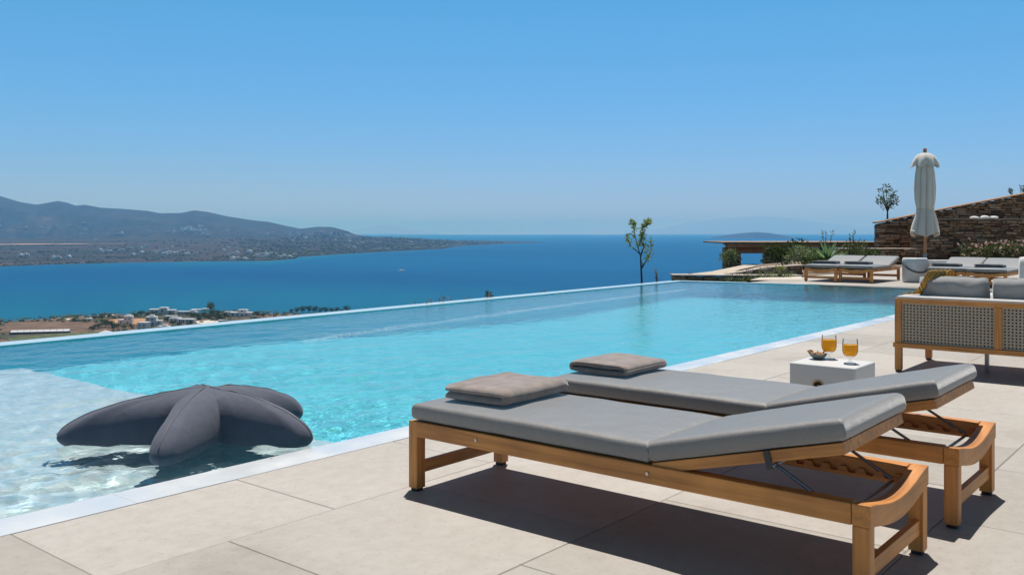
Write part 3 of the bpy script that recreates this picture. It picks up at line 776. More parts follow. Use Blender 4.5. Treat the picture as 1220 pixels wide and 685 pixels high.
# trees on the near coast
tp = {'r': tree('round_tree', 'dark round tree in the row along the near shore', land(354, 373.5)[0], 6.5, 3.2, leaf_dark, 'row of shore trees', 420, .9, 11, .3)}
TR = [(347, 373.2, .7), (361, 373, 1.05), (368, 373, 1.15), (375, 373, 1.1), (382, 373.2, 1.0), (388.5, 373.2, 1.1), (395, 373.2, .95), (401, 373.4, 1.0), (407, 373.4, .75), (413, 373.6, 1.15), (418, 373.8, .8), (437, 374.3, .9), (450.5, 374.6, .8), (466, 375.8, .4), (484, 376.3, .35)]
for i, (px, py, s_) in enumerate(TR): dup(tp['r'], land(px, py)[0], i * 1.7, scale=(s_, s_, s_ * random.uniform(.9, 1.15)))
tall = tree('tall_tree', 'tallest dark tree standing by the houses on the near shore', land(251, 373)[0], 11, 4.6, leaf_olive, None, 700, 1.2, 21, .3)
GT = 'bushy trees around the near shore houses'
tb = tree('bushy_tree', 'bushy green tree among the white houses on the near shore', land(243, 378.5)[0], 5.2, 3.6, leaf_dark, GT, 420, .9, 31, .2)
for i, (px, py, s_) in enumerate([(230, 379, .9), (236, 381, 1.0), (249, 381, 1.15), (257, 379.5, 1.05), (262, 382, 1.0), (268, 378, .8), (224, 376, .75), (205, 378, .8), (199, 383.5, .7), (206, 387, .8), (213, 389, .6), (228, 386, .6), (300, 377, .8), (307, 378, .9), (314, 378, .75), (270, 386, .6), (160, 378, .7), (168, 376.5, .9), (176, 377, .8), (184, 377.5, .7), (118, 391.5, 1.0), (126, 389.5, 1.1), (133, 390.5, 1.0), (140, 391, .9), (148, 392, .8), (156, 391, .7), (111, 394.5, .8), (113, 381, .7), (100, 384, .5), (122, 380.5, .8), (130, 378.5, .7), (88, 383.5, .5), (218, 382, .6), (253, 376, 1.0), (260, 374.5, .8)]):
    dup(tb, land(px, py)[0], i * 2.1, scale=(s_ * 1.3, s_ * 1.3, s_ * random.uniform(.8, 1.1)))
def scrub(name, pts, m, seed):
    rr = random.Random(seed); b0 = bmesh.new(); bmesh.ops.create_icosphere(b0, subdivisions=1, radius=1)
    b0.verts.ensure_lookup_table(); V0 = [v.co.copy() for v in b0.verts]; F0 = [[v.index for v in f.verts] for f in b0.faces]; b0.free()
    V, F = [], []
    for (p, s_) in pts:
        n0 = len(V)
        for c in V0:
            k_ = s_ * rr.uniform(.65, 1.25); V.append((p.x + c.x * k_, p.y + c.y * k_, p.z + c.z * k_ * .55 + s_ * .2))
        F += [[i + n0 for i in f] for f in F0]
    me = bpy.data.meshes.new(name); me.from_pydata(V, [], F); me.materials.append(m)
    o = bpy.data.objects.new(name, me); COL.objects.link(o); return stuff(o)
rr = random.Random(5); pts = []
while len(pts) < 1500:
    px = rr.uniform(-60, 470); sy = interp(NEARSH, px)
    py = sy + (rr.random() ** 2.2) * 22 + .3 if len(pts) > 420 else sy + rr.random() * 1.4 + .1
    if fbm((px * .05, py * .3, 0), 3) < -.12 and py > sy + 2: continue
    if 8 < px < 130 and 384 < py < 408: continue
    if 130 < px < 178 and 379.5 < py < 389: continue
    pts.append((land(px, py)[0], rr.uniform(.9, 2.4)))
scrub('coast_scrub', pts, leaf_dark, 6)

# ------------------------------------------------------------------ far coast: houses and scrub
def far_pt(px, py):
    lo, hi = 0.0, 1.0
    for k in range(200):                           # first hit along the sight line
        t = k / 200; p, z, d = far_z(px, t)
        if YH + (CAMH - z) * FPX / d <= py: return Vector((p.x, p.y, z)), d
    return Vector((p.x, p.y, z)), d
protos = []
for i, bl in enumerate([[(-.5, .5, -.4, .4, 0, .42), (-.3, .2, -.3, .4, .42, .72)], [(-.5, .1, -.4, .3, 0, .6), (.1, .55, -.3, .4, 0, .36)], [(-.6, .6, -.3, .3, 0, .35), (.1, .6, -.25, .3, .35, .62)]]):
    bm = bmesh.new()
    for b in bl: bx(bm, b[0] * 12, b[1] * 12, b[2] * 12, b[3] * 12, b[4] * 12 - (3 if b[4] == 0 else 0), b[5] * 12, bev=.25, seg=1)
    protos.append(bm)
rr = random.Random(12)
CL = [('white houses of the far hillside village', 'tiny white house in the village on the far hillside', 46, lambda: (rr.gauss(232, 22), rr.gauss(276, 3.6)), 1.0),
      ('white houses below the small far hill', 'tiny pale house on the slope below the small far hill', 34, lambda: (rr.uniform(300, 425), rr.uniform(277, 288)), .9),
      ('scattered houses on the far left slope', 'tiny pale house scattered on the left end of the far slope', 26, lambda: (rr.uniform(0, 150), rr.uniform(268, 286)), .8),
      ('white houses along the far shore', 'small white house on the plain along the far shore', 62, lambda: (rr.uniform(0, 345), rr.uniform(295, 311)), 1.0),
      ('houses on the far headland', 'tiny white house on the dark far headland', 16, lambda: (rr.uniform(345, 520), rr.uniform(285, 299)), .9)]
me0 = None
meshes = []
for b in protos:
    me = bpy.data.meshes.new('far_house'); b.to_mesh(me); b.free(); me.materials.append(white_m); meshes.append(me)
for g_, lab, n_, f, s_ in CL:
    c0 = None
    for k in range(n_):
        px, py = f()
        if g_.endswith('far shore') and rr.random() < .6 and c0: px, py = c0[0] + rr.gauss(0, 9), c0[1] + rr.gauss(0, 1.2)
        else: c0 = (px, py)
        if px < -5 or py > interp(SHORE, px) - 1.2 or py < interp(RIDGE, px) + 4: py = interp(SHORE, px) - rr.uniform(2, 9); 
        p, d = far_pt(px, py)
        o = bpy.data.objects.new('white_house', meshes[rr.randrange(3)]); COL.objects.link(o); o.location = p
        s2 = s_ * (d / 4200) ** .5 * rr.uniform(.65, 1.5); o.scale = (s2 * rr.uniform(.9, 1.7), s2, s2 * rr.uniform(.8, 1.1)); o.rotation_euler = (0, 0, rr.uniform(-.5, .5) + YAW - 1.57)
        tag(o, lab, 'house', g_)
pts = []
while len(pts) < 4200:
    px = rr.uniform(-40, 600) if len(pts) < 1900 else rr.uniform(285, 540); sy = interp(SHORE, px); ry = interp(RIDGE, px)
    py = sy - 1 - rr.random() ** 1.6 * min(26, sy - ry - 2)
    if fbm((px * .03, py * .35, 9), 3) < (-.02 if px < 290 else -.15): continue
    p, d = far_pt(px, py)
    pts.append((p, rr.uniform(3, 7.5) * (d / 4200)))
scrub('far_scrub', pts, leaf_dark, 8)

# airstrip-like pale strip on the plain, mast on the ridge
bm = bmesh.new(); vs = []
top_, bot_ = [], []
for k in range(24):
    px = -40 + k * 8.2; yy = interp([(-40, 292.4), (200, 290.6)], px)
    a, _ = far_pt(px, yy - (.3 + .5 * rr.random()) * (1 - abs(k - 9) / 15)); b, _ = far_pt(px, yy + (.3 + .5 * rr.random()) * (1 - abs(k - 9) / 15))
    top_.append(bm.verts.new(a + Vector((0, 0, 2.5)))); bot_.append(bm.verts.new(b + Vector((0, 0, 2.5))))
for k in range(23): bm.faces.new((bot_[k], bot_[k + 1], top_[k + 1], top_[k]))
struct(link('earth_strip', bm, mat('pale_earth', (.36, .24, .19), .95)))
p, d = far_pt(166, interp(RIDGE, 166) + 1.2)
t = thing('radio_mast', 'thin radio mast on the ridge of the far hills', 'mast', p)
bm = bmesh.new(); tube(bm, [(0, 0, -8), (0, 0, 22)], [1.6, .5], 6); link('pole', bm, bark_dark, t)
bm = bmesh.new(); bx(bm, -2, 2, -2, 2, 5, 9, bev=.3); link('antenna_box', bm, conc_m, t)

# sailboat
p = cw((479 - CX) / FPX * sea_d(323.2), sea_d(323.2), SEA)
t = thing('sailboat', 'small white sailboat with bare mast anchored in the bay', 'sailboat', p, YAW - R_(90))
bm = bmesh.new(); rings = []
for i in range(15):
    u = i / 14; x = -7.5 + 15 * u; w = 2.1 * (1 - (max(0, u - .45) / .55) ** 2.2) * (.75 + .25 * min(1, u * 4)); zt = 1.5 + .5 * u * u
    rings.append([bm.verts.new((x, y_ * w, z_)) for y_, z_ in ((-1, zt), (-.85, .4), (-.3, -.6), (.3, -.6), (.85, .4), (1, zt))])
for A_, B_ in zip(rings, rings[1:]):
    for k in range(5): bm.faces.new((A_[k], A_[k + 1], B_[k + 1], B_[k]))
    bm.faces.new((A_[5], A_[0], B_[0], B_[5]))
bm.faces.new(rings[0]); link('hull', bm, white_m, t, True)
bm = bmesh.new(); bx(bm, -3.5, 2.5, -1.1, 1.1, 1.6, 2.5, bev=.3); link('cabin', bm, white_m, t)
bm = bmesh.new(); tube(bm, [(1, 0, 1.5), (1, 0, 19)], .22, 6); link('mast', bm, conc_m, t)
bm = bmesh.new(); tube(bm, [(1, 0, 3.4), (-5, 0, 3.2)], .3, 6); link('boom', bm, white_m, t)
bm = bmesh.new(); tube(bm, [(7.4, 0, 2), (1, 0, 18.8)], .07, 4); link('forestay', bm, conc_m, t)
p = cw((802 - CX) / FPX * sea_d(284.6), sea_d(284.6), SEA)

# ------------------------------------------------------------------ dry stone walls, pavilion, garden terraces
m = mat('dry_stone', (.2, .14, .1), .9); q = N(m); co = q.coord('Object')
isl = q.n('NewGeometry').outputs['Random Per Island']
n1 = q.noise(co, 7, 5, .65)
c = q.ramp(isl, [(0, (.19, .11, .065)), (.22, (.30, .165, .085)), (.42, (.42, .26, .155)), (.58, (.27, .18, .12)), (.74, (.48, .33, .21)), (.88, (.40, .19, .085)), (1, (.54, .41, .29))])
c = q.mix(c, q.ramp(n1, [(.3, (.55, .55, .55)), (.6, (1.1, 1.08, 1.05))]), .9, 'MULTIPLY'); q.col(c); q.bump(n1, .8, .03); stone_m = m
mortar_m = mat('dark_joint', (.10, .065, .042), 1.0)
cap_m = mat('pale_cap_stone', (.50, .42, .34), .85); q = N(cap_m); q.col(q.ramp(q.noise(q.coord('Object'), 3, 4), [(.3, (.40, .33, .26)), (.7, (.56, .48, .40))]))
lumber_m = wood_mat('weathered_beam', (.52, .20, .10), (.30, .11, .055), 0)
def wall_mesh(lat0, lat1, zb, ztop, dep, th=.35, sw=(.12, .5), sh=(.05, .125), holes=(), seed=1):
    """stones laid in rough courses on a core; ztop(lat) is the top line"""
    rr = random.Random(seed); bm = bmesh.new()
    B = Matrix(((FY, FX, 0), (-FX, FY, 0), (0, 0, 1)))
    z = zb
    mx = max(ztop(lerp(lat0, lat1, k / 20)) for k in range(21))
    while z < mx:
        h = rr.uniform(*sh); x = lat0 - rr.uniform(0, .2)
        while x < lat1:
            w = rr.uniform(*sw); xa, xb = max(x, lat0), min(x + w, lat1); x += w
            if xb - xa < .05: continue
            zt = min(z + h, min(ztop(xa), ztop(xb)))
            if zt - z < .02: continue
            xm = (xa + xb) / 2
            if any(a < xm < b and c_ < z + h / 2 < d_ for a, b, c_, d_ in holes): continue
            pr_ = rr.uniform(-.07, .09)
            hh = (zt - z - .010) * rr.uniform(.72, 1.12); box(bm, cw(xm, dep + th / 2 - pr_ / 2, (z + zt) / 2 + rr.uniform(-.015, .008)), ((xb - xa) * rr.uniform(.9, 1.0) - .008, th + pr_, hh), B.to_3x3() @ Matrix.Rotation(rr.uniform(-.06, .06), 3, 'Y'), bev=.012, seg=1)
        z += h
    return bm
def core(lat0, lat1, zb, ztop, dep, th, parent, n=12):
    bm = bmesh.new(); P = []
    for k in range(n + 1):
        lat = lerp(lat0 + .02, lat1 - .02, k / n); zt = ztop(lat) - .05
        P.append([bm.verts.new(cw(lat, dep + .05, zb)), bm.verts.new(cw(lat, dep + .05, zt)), bm.verts.new(cw(lat, dep + th - .05, zt)), bm.verts.new(cw(lat, dep + th - .05, zb))])
    for A_, B_ in zip(P, P[1:]):
        for j in range(4): bm.faces.new((A_[j], A_[(j + 1) % 4], B_[(j + 1) % 4], B_[j]))
    bm.faces.new(P[0]); bm.faces.new(P[-1][::-1]); link('core', bm, mortar_m, parent)
def lat(px, dep): return (px - CX) * dep / FPX
def zat(py, dep): return CAMH - (py - YH) * dep / FPX
def stone_wall(label, px0, px1, ptop, zb, dep, th=.4, cap=None, holes=(), seed=1, name='stone_wall', capm=None, **kw):
    t = thing(name, label, 'stone wall', cw(lat((px0 + px1) / 2, dep), dep, zb))
    ztop = lambda la: zat(interp(ptop, CX + la / dep * FPX), dep)
    def adopt(o): o.location = -t.location
    l0, l1 = lat(px0, dep), lat(px1, dep)
    bm = wall_mesh(l0, l1, zb, ztop, dep, th, holes=holes, seed=seed, **kw); adopt(link('stonework', bm, stone_m, t))
    if not holes:
        core(l0, l1, zb, ztop, dep, th, t); adopt([o for o in kids(t) if o.name.startswith('core')][0])
    if cap:
        bm = bmesh.new(); n = 14; P = []
        for k in range(n + 1):
            la = lerp(l0 - .03, l1 + .03, k / n); zt = ztop(la)
            P.append([bm.verts.new(cw(la, dep - .05, zt)), bm.verts.new(cw(la, dep - .05, zt + cap)), bm.verts.new(cw(la, dep + th + .05, zt + cap)), bm.verts.new(cw(la, dep + th + .05, zt))])
        for A_, B_ in zip(P, P[1:]):
            for j in range(4): bm.faces.new((A_[j], A_[(j + 1) % 4], B_[(j + 1) % 4], B_[j]))
        bm.faces.new(P[0]); bm.faces.new(P[-1][::-1]); adopt(link('cap', bm, capm or cap_m, t))
    return t
stone_wall('tall brown dry stone wall with a sloping top, behind the flat topped wall', 1047, 1430, [(1047, 266), (1115, 252), (1220, 232), (1430, 191)], -.1, 36.0, .5, cap=.05, seed=2, capm=stone_m)
stone_wall('flat topped brown stone retaining wall behind the right pair of loungers', 1092, 1430, [(1092, 262), (1430, 260)], -.1, 34.2, .6, cap=.025, seed=3)
stone_wall('low stone wall with pale flat cap behind the left pair of loungers', 1000, 1091.5, [(1000, 297), (1091.5, 297)], -.1, 33.0, .7, cap=.03, seed=4)
for (px, w, h) in ((1161, .24, .06), (1173, .18, .08), (1184, .26, .065)):
    d = 34.5; bm = bmesh.new(); bmesh.ops.create_icosphere(bm, subdivisions=2, radius=1)
    for v in bm.verts:
        k = 1 + .22 * noise.noise(v.co * 1.3 + Vector((px, 0, 0))); v.co = Vector((v.co.x * w * k, v.co.y * .16 * k, v.co.z * h * k))
    o = link('white_stone', bm, white_m, None, True); o.location = cw(lat(px, d), d, zat(261, d) + .05)
    tag(o, {1161: 'leftmost of three white stones lying on top of the flat wall', 1173: 'roundest white stone, middle one of three on the flat topped wall', 1184: 'widest white stone, right one of three on the flat wall'}[px], 'stone', 'white stones on the wall')

# pavilion with a flat stone roof
D0 = 42.0
roof_m = mat('earthen_roof', (.30, .20, .14), .9); q = N(roof_m); q.col(q.ramp(q.noise(q.coord('Object'), 2, 4), [(.3, (.22, .14, .095)), (.7, (.38, .27, .19))]))
pav = thing('stone_pavilion', 'low stone pavilion with flat beamed roof and an opening onto the sea', 'pavilion', cw(lat(930, D0), D0, -2.6))
def adopt(o): o.location = -pav.location; return o
win = (lat(882, D0), lat(912, D0), zat(315.5, D0), zat(293, D0))
bm = wall_mesh(lat(863, D0), lat(1046, D0), -2.6, lambda la: zat(295, D0), D0, .5, holes=[win], seed=8); adopt(link('wall', bm, stone_m, pav))
for a, b, z0, z1 in ((lat(863, D0), win[0], -2.6, zat(295, D0)), (win[1], lat(1046, D0), -2.6, zat(295, D0)), (win[0], win[1], -2.6, win[2])):
    core(a, b, z0, lambda la, z1=z1: z1, D0, .5, pav, 2)
for o in kids(pav):
    if o.name.startswith('core'): adopt(o)
B3 = Matrix(((FY, FX, 0), (-FX, FY, 0), (0, 0, 1)))
bm = bmesh.new(); l0, l1 = lat(860.5, D0), lat(1060, D0)
box(bm, cw((l0 + l1) / 2, D0 + 1.9, zat(289.2, D0)), (l1 - l0, 4.6, .07), B3, bev=.02); adopt(link('roof', bm, roof_m, pav))
bm = bmesh.new(); box(bm, cw((l0 + l1) / 2 + .05, D0 - .33, zat(292.6, D0)), (l1 - l0 - .02, .16, .16), B3, bev=.012); adopt(link('eaves_beam', bm, lumber_m, pav))
for k in range(18):
    la = lerp(l0 + .3, l1 - .3, k / 17); bm = bmesh.new(); box(bm, cw(la, D0 + .35, zat(292.0, D0) + .03), (.10, 1.2, .08), B3, bev=.01); adopt(link('rafter', bm, lumber_m, pav))
bm = bmesh.new(); box(bm, cw((lat(868, D0) + lat(913, D0)) / 2, D0 + .18, zat(298.2, D0)), (lat(913, D0) - lat(868, D0), .50, .29), B3, bev=.015); adopt(link('lintel', bm, lumber_m, pav))
for px in (882, 912):
    bm = bmesh.new(); box(bm, cw(lat(px, D0), D0 + .2, zat(308.6, D0)), (.09, .3, .50), B3, bev=.01); adopt(link('window_jamb', bm, lumber_m, pav))

# garden terraces left of the loungers
stone_wall('low brown stone wall with pale cap beyond the far pool corner', 803, 953, [(803, 328.6), (953, 329.4)], -2.2, 23.9, .5, cap=.03, seed=11, sh=(.06, .12))
stone_wall('low mauve stone planter wall rising to the right below the pavilion', 869, 957, [(869, 326.8), (884, 325), (912, 319.6), (957, 316.8)], -.5, 25.2, .35, cap=.03, seed=12, sh=(.06, .12))
def flat(name, poly, z, m):
    bm = bmesh.new(); bm.faces.new([bm.verts.new(gr(px, py, z)) for px, py in poly]); return struct(link(name, bm, m))
flat('garden_path', [(803, 328.4), (848, 323.3), (872, 318.4), (886, 315.6), (905, 316.2), (882, 321), (868, 326), (850, 328.3)], .0, cap_m)
bedsoil = mat('garden_soil', (.16, .115, .08), .95); q = N(bedsoil); q.col(q.ramp(q.noise(q.coord('Object'), 3, 5), [(.3, (.10, .07, .045)), (.7, (.25, .185, .13))]))
bm = bmesh.new(); P = [cw(lat(869, 24.4), 24.4), cw(lat(1000, 24.4), 24.4), cw(12, 22.6), cw(30, 22.6), cw(30, 36.4), cw(lat(950, 36.4), 36.4), cw(lat(905, 33), 33)]
bm.faces.new([bm.verts.new((p.x, p.y, -.03)) for p in P]); struct(link('garden_bed', bm, bedsoil))
flat('pebble_strip', [(893, 333.6), (955, 333.6), (955, 329.2), (905, 330.6)], .006, gravel_m)

# far loungers, two pairs facing the pool
FS = (1.19, 1.0, 1.0)
for (x, y), lab in (((22.74, 7.42), 'far grey lounger with slim folded towel, farthest left, set before the agave and shrubs'),
                    ((22.80, 6.64), 'far grey lounger beside the rope handled lantern, right one of the left pair'),
                    ((22.80, 4.74), 'far grey lounger right of the closed parasol, left one of the right pair'),
                    ((22.60, 3.92), 'far grey lounger behind the pale armchair, right one of the right pair')):
    dup(lounger, (x, y, .004), R_(90), lab, LG, FS)

# ------------------------------------------------------------------ towels
def towel(label, loc, w, l, h, layers, rz=0.0, seed=1, group='folded towels on the loungers', rolled=False):
    """a terry towel folded in layers: one ribbon wound back and forth, local x = along the folds"""
    rr = random.Random(seed); bm = bmesh.new()
    th = h / layers; pts = []
    if not rolled:
        for k in range(layers):
            z = th * (k + .5); xs = [0.035 * w, .25 * w, .5 * w, .75 * w, .965 * w]
            if k % 2: xs = xs[::-1]
            for x in xs: pts.append((x, z + .0015 * rr.uniform(-1, 1)))
            if k < layers - 1:
                xe = xs[-1]; s_ = 1 if xe > w / 2 else -1
                pts += [(xe + s_ * th * .42, z + th * .14), (xe + s_ * th * .55, z + th * .5), (xe + s_ * th * .42, z + th * .86)]
    else:                                            # folded over and over on itself, like a flattened roll
        turns = layers // 2; half = w / 2
        for k in range(turns * 24 + 1):
            a = k / 24 * 6.28318; f = 1 - (k / (turns * 24)) * .74
            x = half + (half - h * .5 * f) * (1 if math.cos(a) > 0 else -1) * min(1, abs(math.cos(a)) * 1.6) * (1 - .10 * (1 - f)) + h * .5 * f * math.cos(a)
            pts.append((x, h / 2 - (h / 2 - th * .4) * f * math.sin(a) * min(1.0, 1.0)))
        pts = pts[::-1]
    n = len(pts); m_ = 18; half = th * (.47 if not rolled else .40)
    V = []
    for i, (x, z) in enumerate(pts):
        a = pts[max(0, i - 1)]; b = pts[min(n - 1, i + 1)]
        dx, dz = b[0] - a[0], b[1] - a[1]; L = math.hypot(dx, dz) or 1; nx_, nz_ = -dz / L, dx / L
        row = []
        for side in (1, -1):
            for j in range(m_ + 1):
                u = j / m_; y = l * u
                e_ = min(u, 1 - u) * l; soft = half * (1 if e_ > .012 else .45 + .55 * e_ / .012)
                wob = .006 * noise.noise(Vector((x * 6, y * 7, seed))) + .003 * noise.noise(Vector((x * 14, y * 12, seed + z * 9))) + .0012 * noise.noise(Vector((x * 30, y * 30, seed + side)))
                sag = -.006 * (z / h) * (1 - min(1, e_ / .07)) ** 2
                row.append(bm.verts.new((x + nx_ * soft * side + .006 * noise.noise(Vector((z * 9, y * 6, seed))), y + .004 * noise.noise(Vector((x * 8, z * 60, seed))), max(.0008, z + nz_ * soft * side + wob * min(1, z / h * 1.5) + sag))))
        V.append(row)
    k1 = m_ + 1
    for A_, B_ in zip(V, V[1:]):
        for j in range(m_):
            bm.faces.new((A_[j], A_[j + 1], B_[j + 1], B_[j])); bm.faces.new((A_[k1 + j], B_[k1 + j], B_[k1 + j + 1], A_[k1 + j + 1]))
        bm.faces.new((A_[0], B_[0], B_[k1], A_[k1])); bm.faces.new((A_[m_], A_[k1 + m_], B_[k1 + m_], B_[m_]))
    for R2 in (V[0], V[-1]):
        for j in range(m_): bm.faces.new((R2[j], R2[j + 1], R2[k1 + j + 1], R2[k1 + j]))
    o = link('towel', bm, towel_m, None, True); o.location = loc; o.rotation_euler = (0, 0, rz)
    return tag(o, label, 'towel', group)
MT = .4035
towel('thick taupe towel in two soft folds on the nearest lounger', (2.975, 2.845, MT), .34, .485, .070, 2, R_(-88), 2)
towel('taupe towel folded over many times, on the lounger behind the nearest one', (4.0, 2.885, MT - .003), .36, .42, .074, 6, R_(-90), 5, rolled=True)
tw = towel('thin grey folded towel on the leftmost far lounger', (21.15, 7.62, MT), .36, .55, .07, 2, 0, 7)
tw.data.materials[0] = towel_d = fabric('dark_towel', (.11, .105, .11), 200)
def dt(label, loc):
    c = dup(tw, loc, 0, label)
dt('dark folded towel on the lounger beside the rope handled lantern', (21.2, 6.88, MT))
dt('thin dark folded towel on the far lounger nearest the parasol', (21.1, 4.95, MT))
dt('long dark folded towel on the rightmost far lounger', (21.1, 4.1, MT))

# ------------------------------------------------------------------ starfish float
st = thing('starfish_float', 'large charcoal starfish shaped cushion floating over the shallow shelf', 'pool float', (2.93, 4.68, WZ))
TIPS = [147, 218, 288, 0, 72]; RT = [.79, .70, .71, .67, .68]
def wid(d, R): return (.192 - .134 * d / R) * math.sqrt(max(0, min(1, (R - d) / .05)))
def outline(th):
    best = None
    for a, R in zip(TIPS, RT):
        b = abs((th - a + 180) % 360 - 180)
        if b < 60 and (best is None or b < best[0]): best = (b, R)
    b, R = best; b = R_(b)
    if b < 1e-6: return R
    lo, hi = .1, R
    for _ in range(40):
        r = (lo + hi) / 2
        if r * math.sin(b) <= wid(r * math.cos(b), R): lo = r
        else: hi = r
    return lo
NT = 360; ths = [i * 360 / NT for i in range(NT)]; ro = [outline(t_) for t_ in ths]
NS = 26; ss = [math.sin(math.pi / 2 * k / NS) for k in range(NS + 1)]
bm = bmesh.new(); rt, rb = [], []
for s_ in ss[1:]:
    a_, b_ = [], []
    for i, th in enumerate(ths):
        r = ro[i] * s_; c_, sn = math.cos(R_(th)), math.sin(R_(th))
        # puffed profile: height set by how close the nearest outline point is
        zt = .192 * (1 - s_ ** 2.0) ** lerp(.50, .92, max(0, min(1, (ro[i] - .27) / .36))) + .055 * (1 - s_ ** 14) ** .5
        zt *= .97 + .05 * noise.noise(Vector((r * c_ * 4, r * sn * 4, 1))) + .035 * noise.noise(Vector((r * c_ * 11, r * sn * 11, 4))) + .016 * noise.noise(Vector((r * c_ * 26, r * sn * 26, 4)))
        zb = -.075 * (1 - s_ ** 5) ** .5
        a_.append(bm.verts.new((r * c_, r * sn, zt + .035))); b_.append(bm.verts.new((r * c_, r * sn, zb + .035 * (s_ ** 6) )))
    rt.append(a_); rb.append(b_)
ct = bm.verts.new((0, 0, .28)); cb = bm.verts.new((0, 0, -.075))
for i in range(NT):
    j = (i + 1) % NT
    bm.faces.new((ct, rt[0][i], rt[0][j])); bm.faces.new((cb, rb[0][j], rb[0][i]))
    for k in range(NS - 1):
        bm.faces.new((rt[k][i], rt[k + 1][i], rt[k + 1][j], rt[k][j])); bm.faces.new((rb[k][i], rb[k][j], rb[k + 1][j], rb[k + 1][i]))
    bm.faces.new((rt[-1][i], rb[-1][i], rb[-1][j], rt[-1][j]))
bmesh.ops.smooth_vert(bm, verts=bm.verts, factor=.5, use_axis_x=True, use_axis_y=True, use_axis_z=True)
body = link('cover', bm, fab_star, st, True); body.cycles.is_caustics_receiver = True
mset = bpy.data.materials.new('seam_thread'); mset.use_nodes = True; mset.node_tree.nodes['Principled BSDF'].inputs['Base Color'].default_value = (.085, .084, .10, 1)
for a, R in zip(TIPS, RT):
    bm = bmesh.new(); pts = []
    for k in range(0, 31):
        s_ = .02 + .975 * k / 30
        zt = (.192 * (1 - s_ ** 2.0) ** .92 + .055 * (1 - s_ ** 14) ** .5) * (.97 + .05 * noise.noise(Vector((R * s_ * math.cos(R_(a)) * 4, R * s_ * math.sin(R_(a)) * 4, 1))) + .035 * noise.noise(Vector((R * s_ * math.cos(R_(a)) * 11, R * s_ * math.sin(R_(a)) * 11, 4))))
        pts.append((R * s_ * math.cos(R_(a)), R * s_ * math.sin(R_(a)), zt + .0345))
    tube(bm, pts, .0045, 6); link('seam', bm, mset, st, True)

# ------------------------------------------------------------------ cube table with drinks
tx, ty, tz = 5.244, 1.772, .38
tb_ = thing('side_table', 'white cube side table with a round brass hole, holding two glasses of juice', 'side table', (tx, ty, 0))
tab_m = mat('white_lacquer', (.62, .61, .60), .45)
bm = bmesh.new(); bx(bm, 0, .352, 0, .39, .0, tz, bev=.012, seg=3); link('body', bm, tab_m, tb_)
brass_m = mat('brass', (.55, .36, .13), .3, Metallic=1)
dark_m = mat('dark_hole', (.03, .02, .015), .8)
hc = Vector((-.0015, .39 - .175, tz - .122))
def disc_ring(bm, c, r0, r1, x0, x1, n=28):
    rg = []
    for r, x in ((r0, x0), (r0, x1), (r1, x1), (r1, x0)):
        rg.append([bm.verts.new((c.x + x, c.y + r * math.cos(6.28318 * k / n), c.z + r * math.sin(6.28318 * k / n))) for k in range(n)])
    for a in range(4):
        A_, B_ = rg[a], rg[(a + 1) % 4]
        for k in range(n): bm.faces.new((A_[k], A_[(k + 1) % n], B_[(k + 1) % n], B_[k]))
bm = bmesh.new(); disc_ring(bm, hc, .026, .033, -.004, .002); ringo = link('handle_ring', bm, brass_m, tb_)
bm = bmesh.new(); disc_ring(bm, hc, .0, .026, -.0005, .0008); link('hole', bm, dark_m, ringo)  # flat dark disc stands in for the shaded depth of the hole
bm = bmesh.new(); bmesh.ops.create_uvsphere(bm, u_segments=16, v_segments=10, radius=.014, matrix=Matrix.Translation(hc + Vector((-.008, -.008, -.006)))); link('rope_knot', bm, mat('rope', (.5, .38, .22), .9), ringo, True)
glass_m = mat('clear_glass', (1, 1, 1), 0.0); q = N(glass_m)          # thin-walled glass
tr = q.n('BsdfTransparent'); gl = q.n('BsdfGlossy'); gl.inputs['Roughness'].default_value = .02; tr.inputs[0].default_value = (.93, .95, .96, 1)
fr = q.n('LayerWeight'); fr.inputs['Blend'].default_value = .12; mx = q.n('MixShader'); q.l(fr.outputs[0], mx.inputs[0]); q.l(tr.outputs[0], mx.inputs[1]); q.l(gl.outputs[0], mx.inputs[2])
q.l(mx.outputs[0], q.t.nodes['Material Output'].inputs[0])
juice_m = mat('orange_juice', (1, .52, .02), .3); juice_m.node_tree.nodes['Principled BSDF'].inputs['Subsurface Weight'].default_value = .35
juice_m.node_tree.nodes['Principled BSDF'].inputs['Subsurface Radius'].default_value = (.02, .008, .002)
q = N(juice_m); tr = q.n('BsdfTranslucent'); tr.inputs[0].default_value = (1, .66, .04, 1); mx = q.n('MixShader'); mx.inputs[0].default_value = .5
q.l(q.b.outputs[0], mx.inputs[1]); q.l(tr.outputs[0], mx.inputs[2]); q.l(mx.outputs[0], q.t.nodes['Material Output'].inputs[0])
def glass(label, x, y, fill):
    t = thing('juice_glass', label, 'glass', (x, y, tz), group='glasses of orange juice')
    k = .0445
    outer = [(0.0, 0.0015), (.034, .0015), (.036, .003), (.02, .007), (.0075, .014), (.0055, .026), (.008, .036), (.024, .043), (.038, .055), (.0445, .075), (.0445, .105), (.0415, .146)]
    inner = [(.0403, .146), (.0432, .105), (.0432, .076), (.037, .057), (.023, .046), (.006, .0435), (0, .0432)]
    bm = bmesh.new(); lathe(bm, outer, 36); link('glass', bm, glass_m, t, True)
    bm = bmesh.new(); zt = fill
    jp = [(0, .0442), (.006, .0445), (.0225, .047), (.0362, .0578), (.0424, .0765), (.0424, zt - .001), (.0415, zt), (0, zt)]
    lathe(bm, jp, 36); link('juice', bm, juice_m, t, True)
    return t
glass('stemmed glass of orange juice behind the snack bowl, the fuller one', 5.535, 2.03, .118)
glass('stemmed glass of orange juice at the right front edge of the cube table', 5.42, 1.862, .112)
b_ = thing('snack_bowl', 'small grey bowl heaped with nuts and crisps on the cube table', 'bowl', (5.475, 2.075, tz))
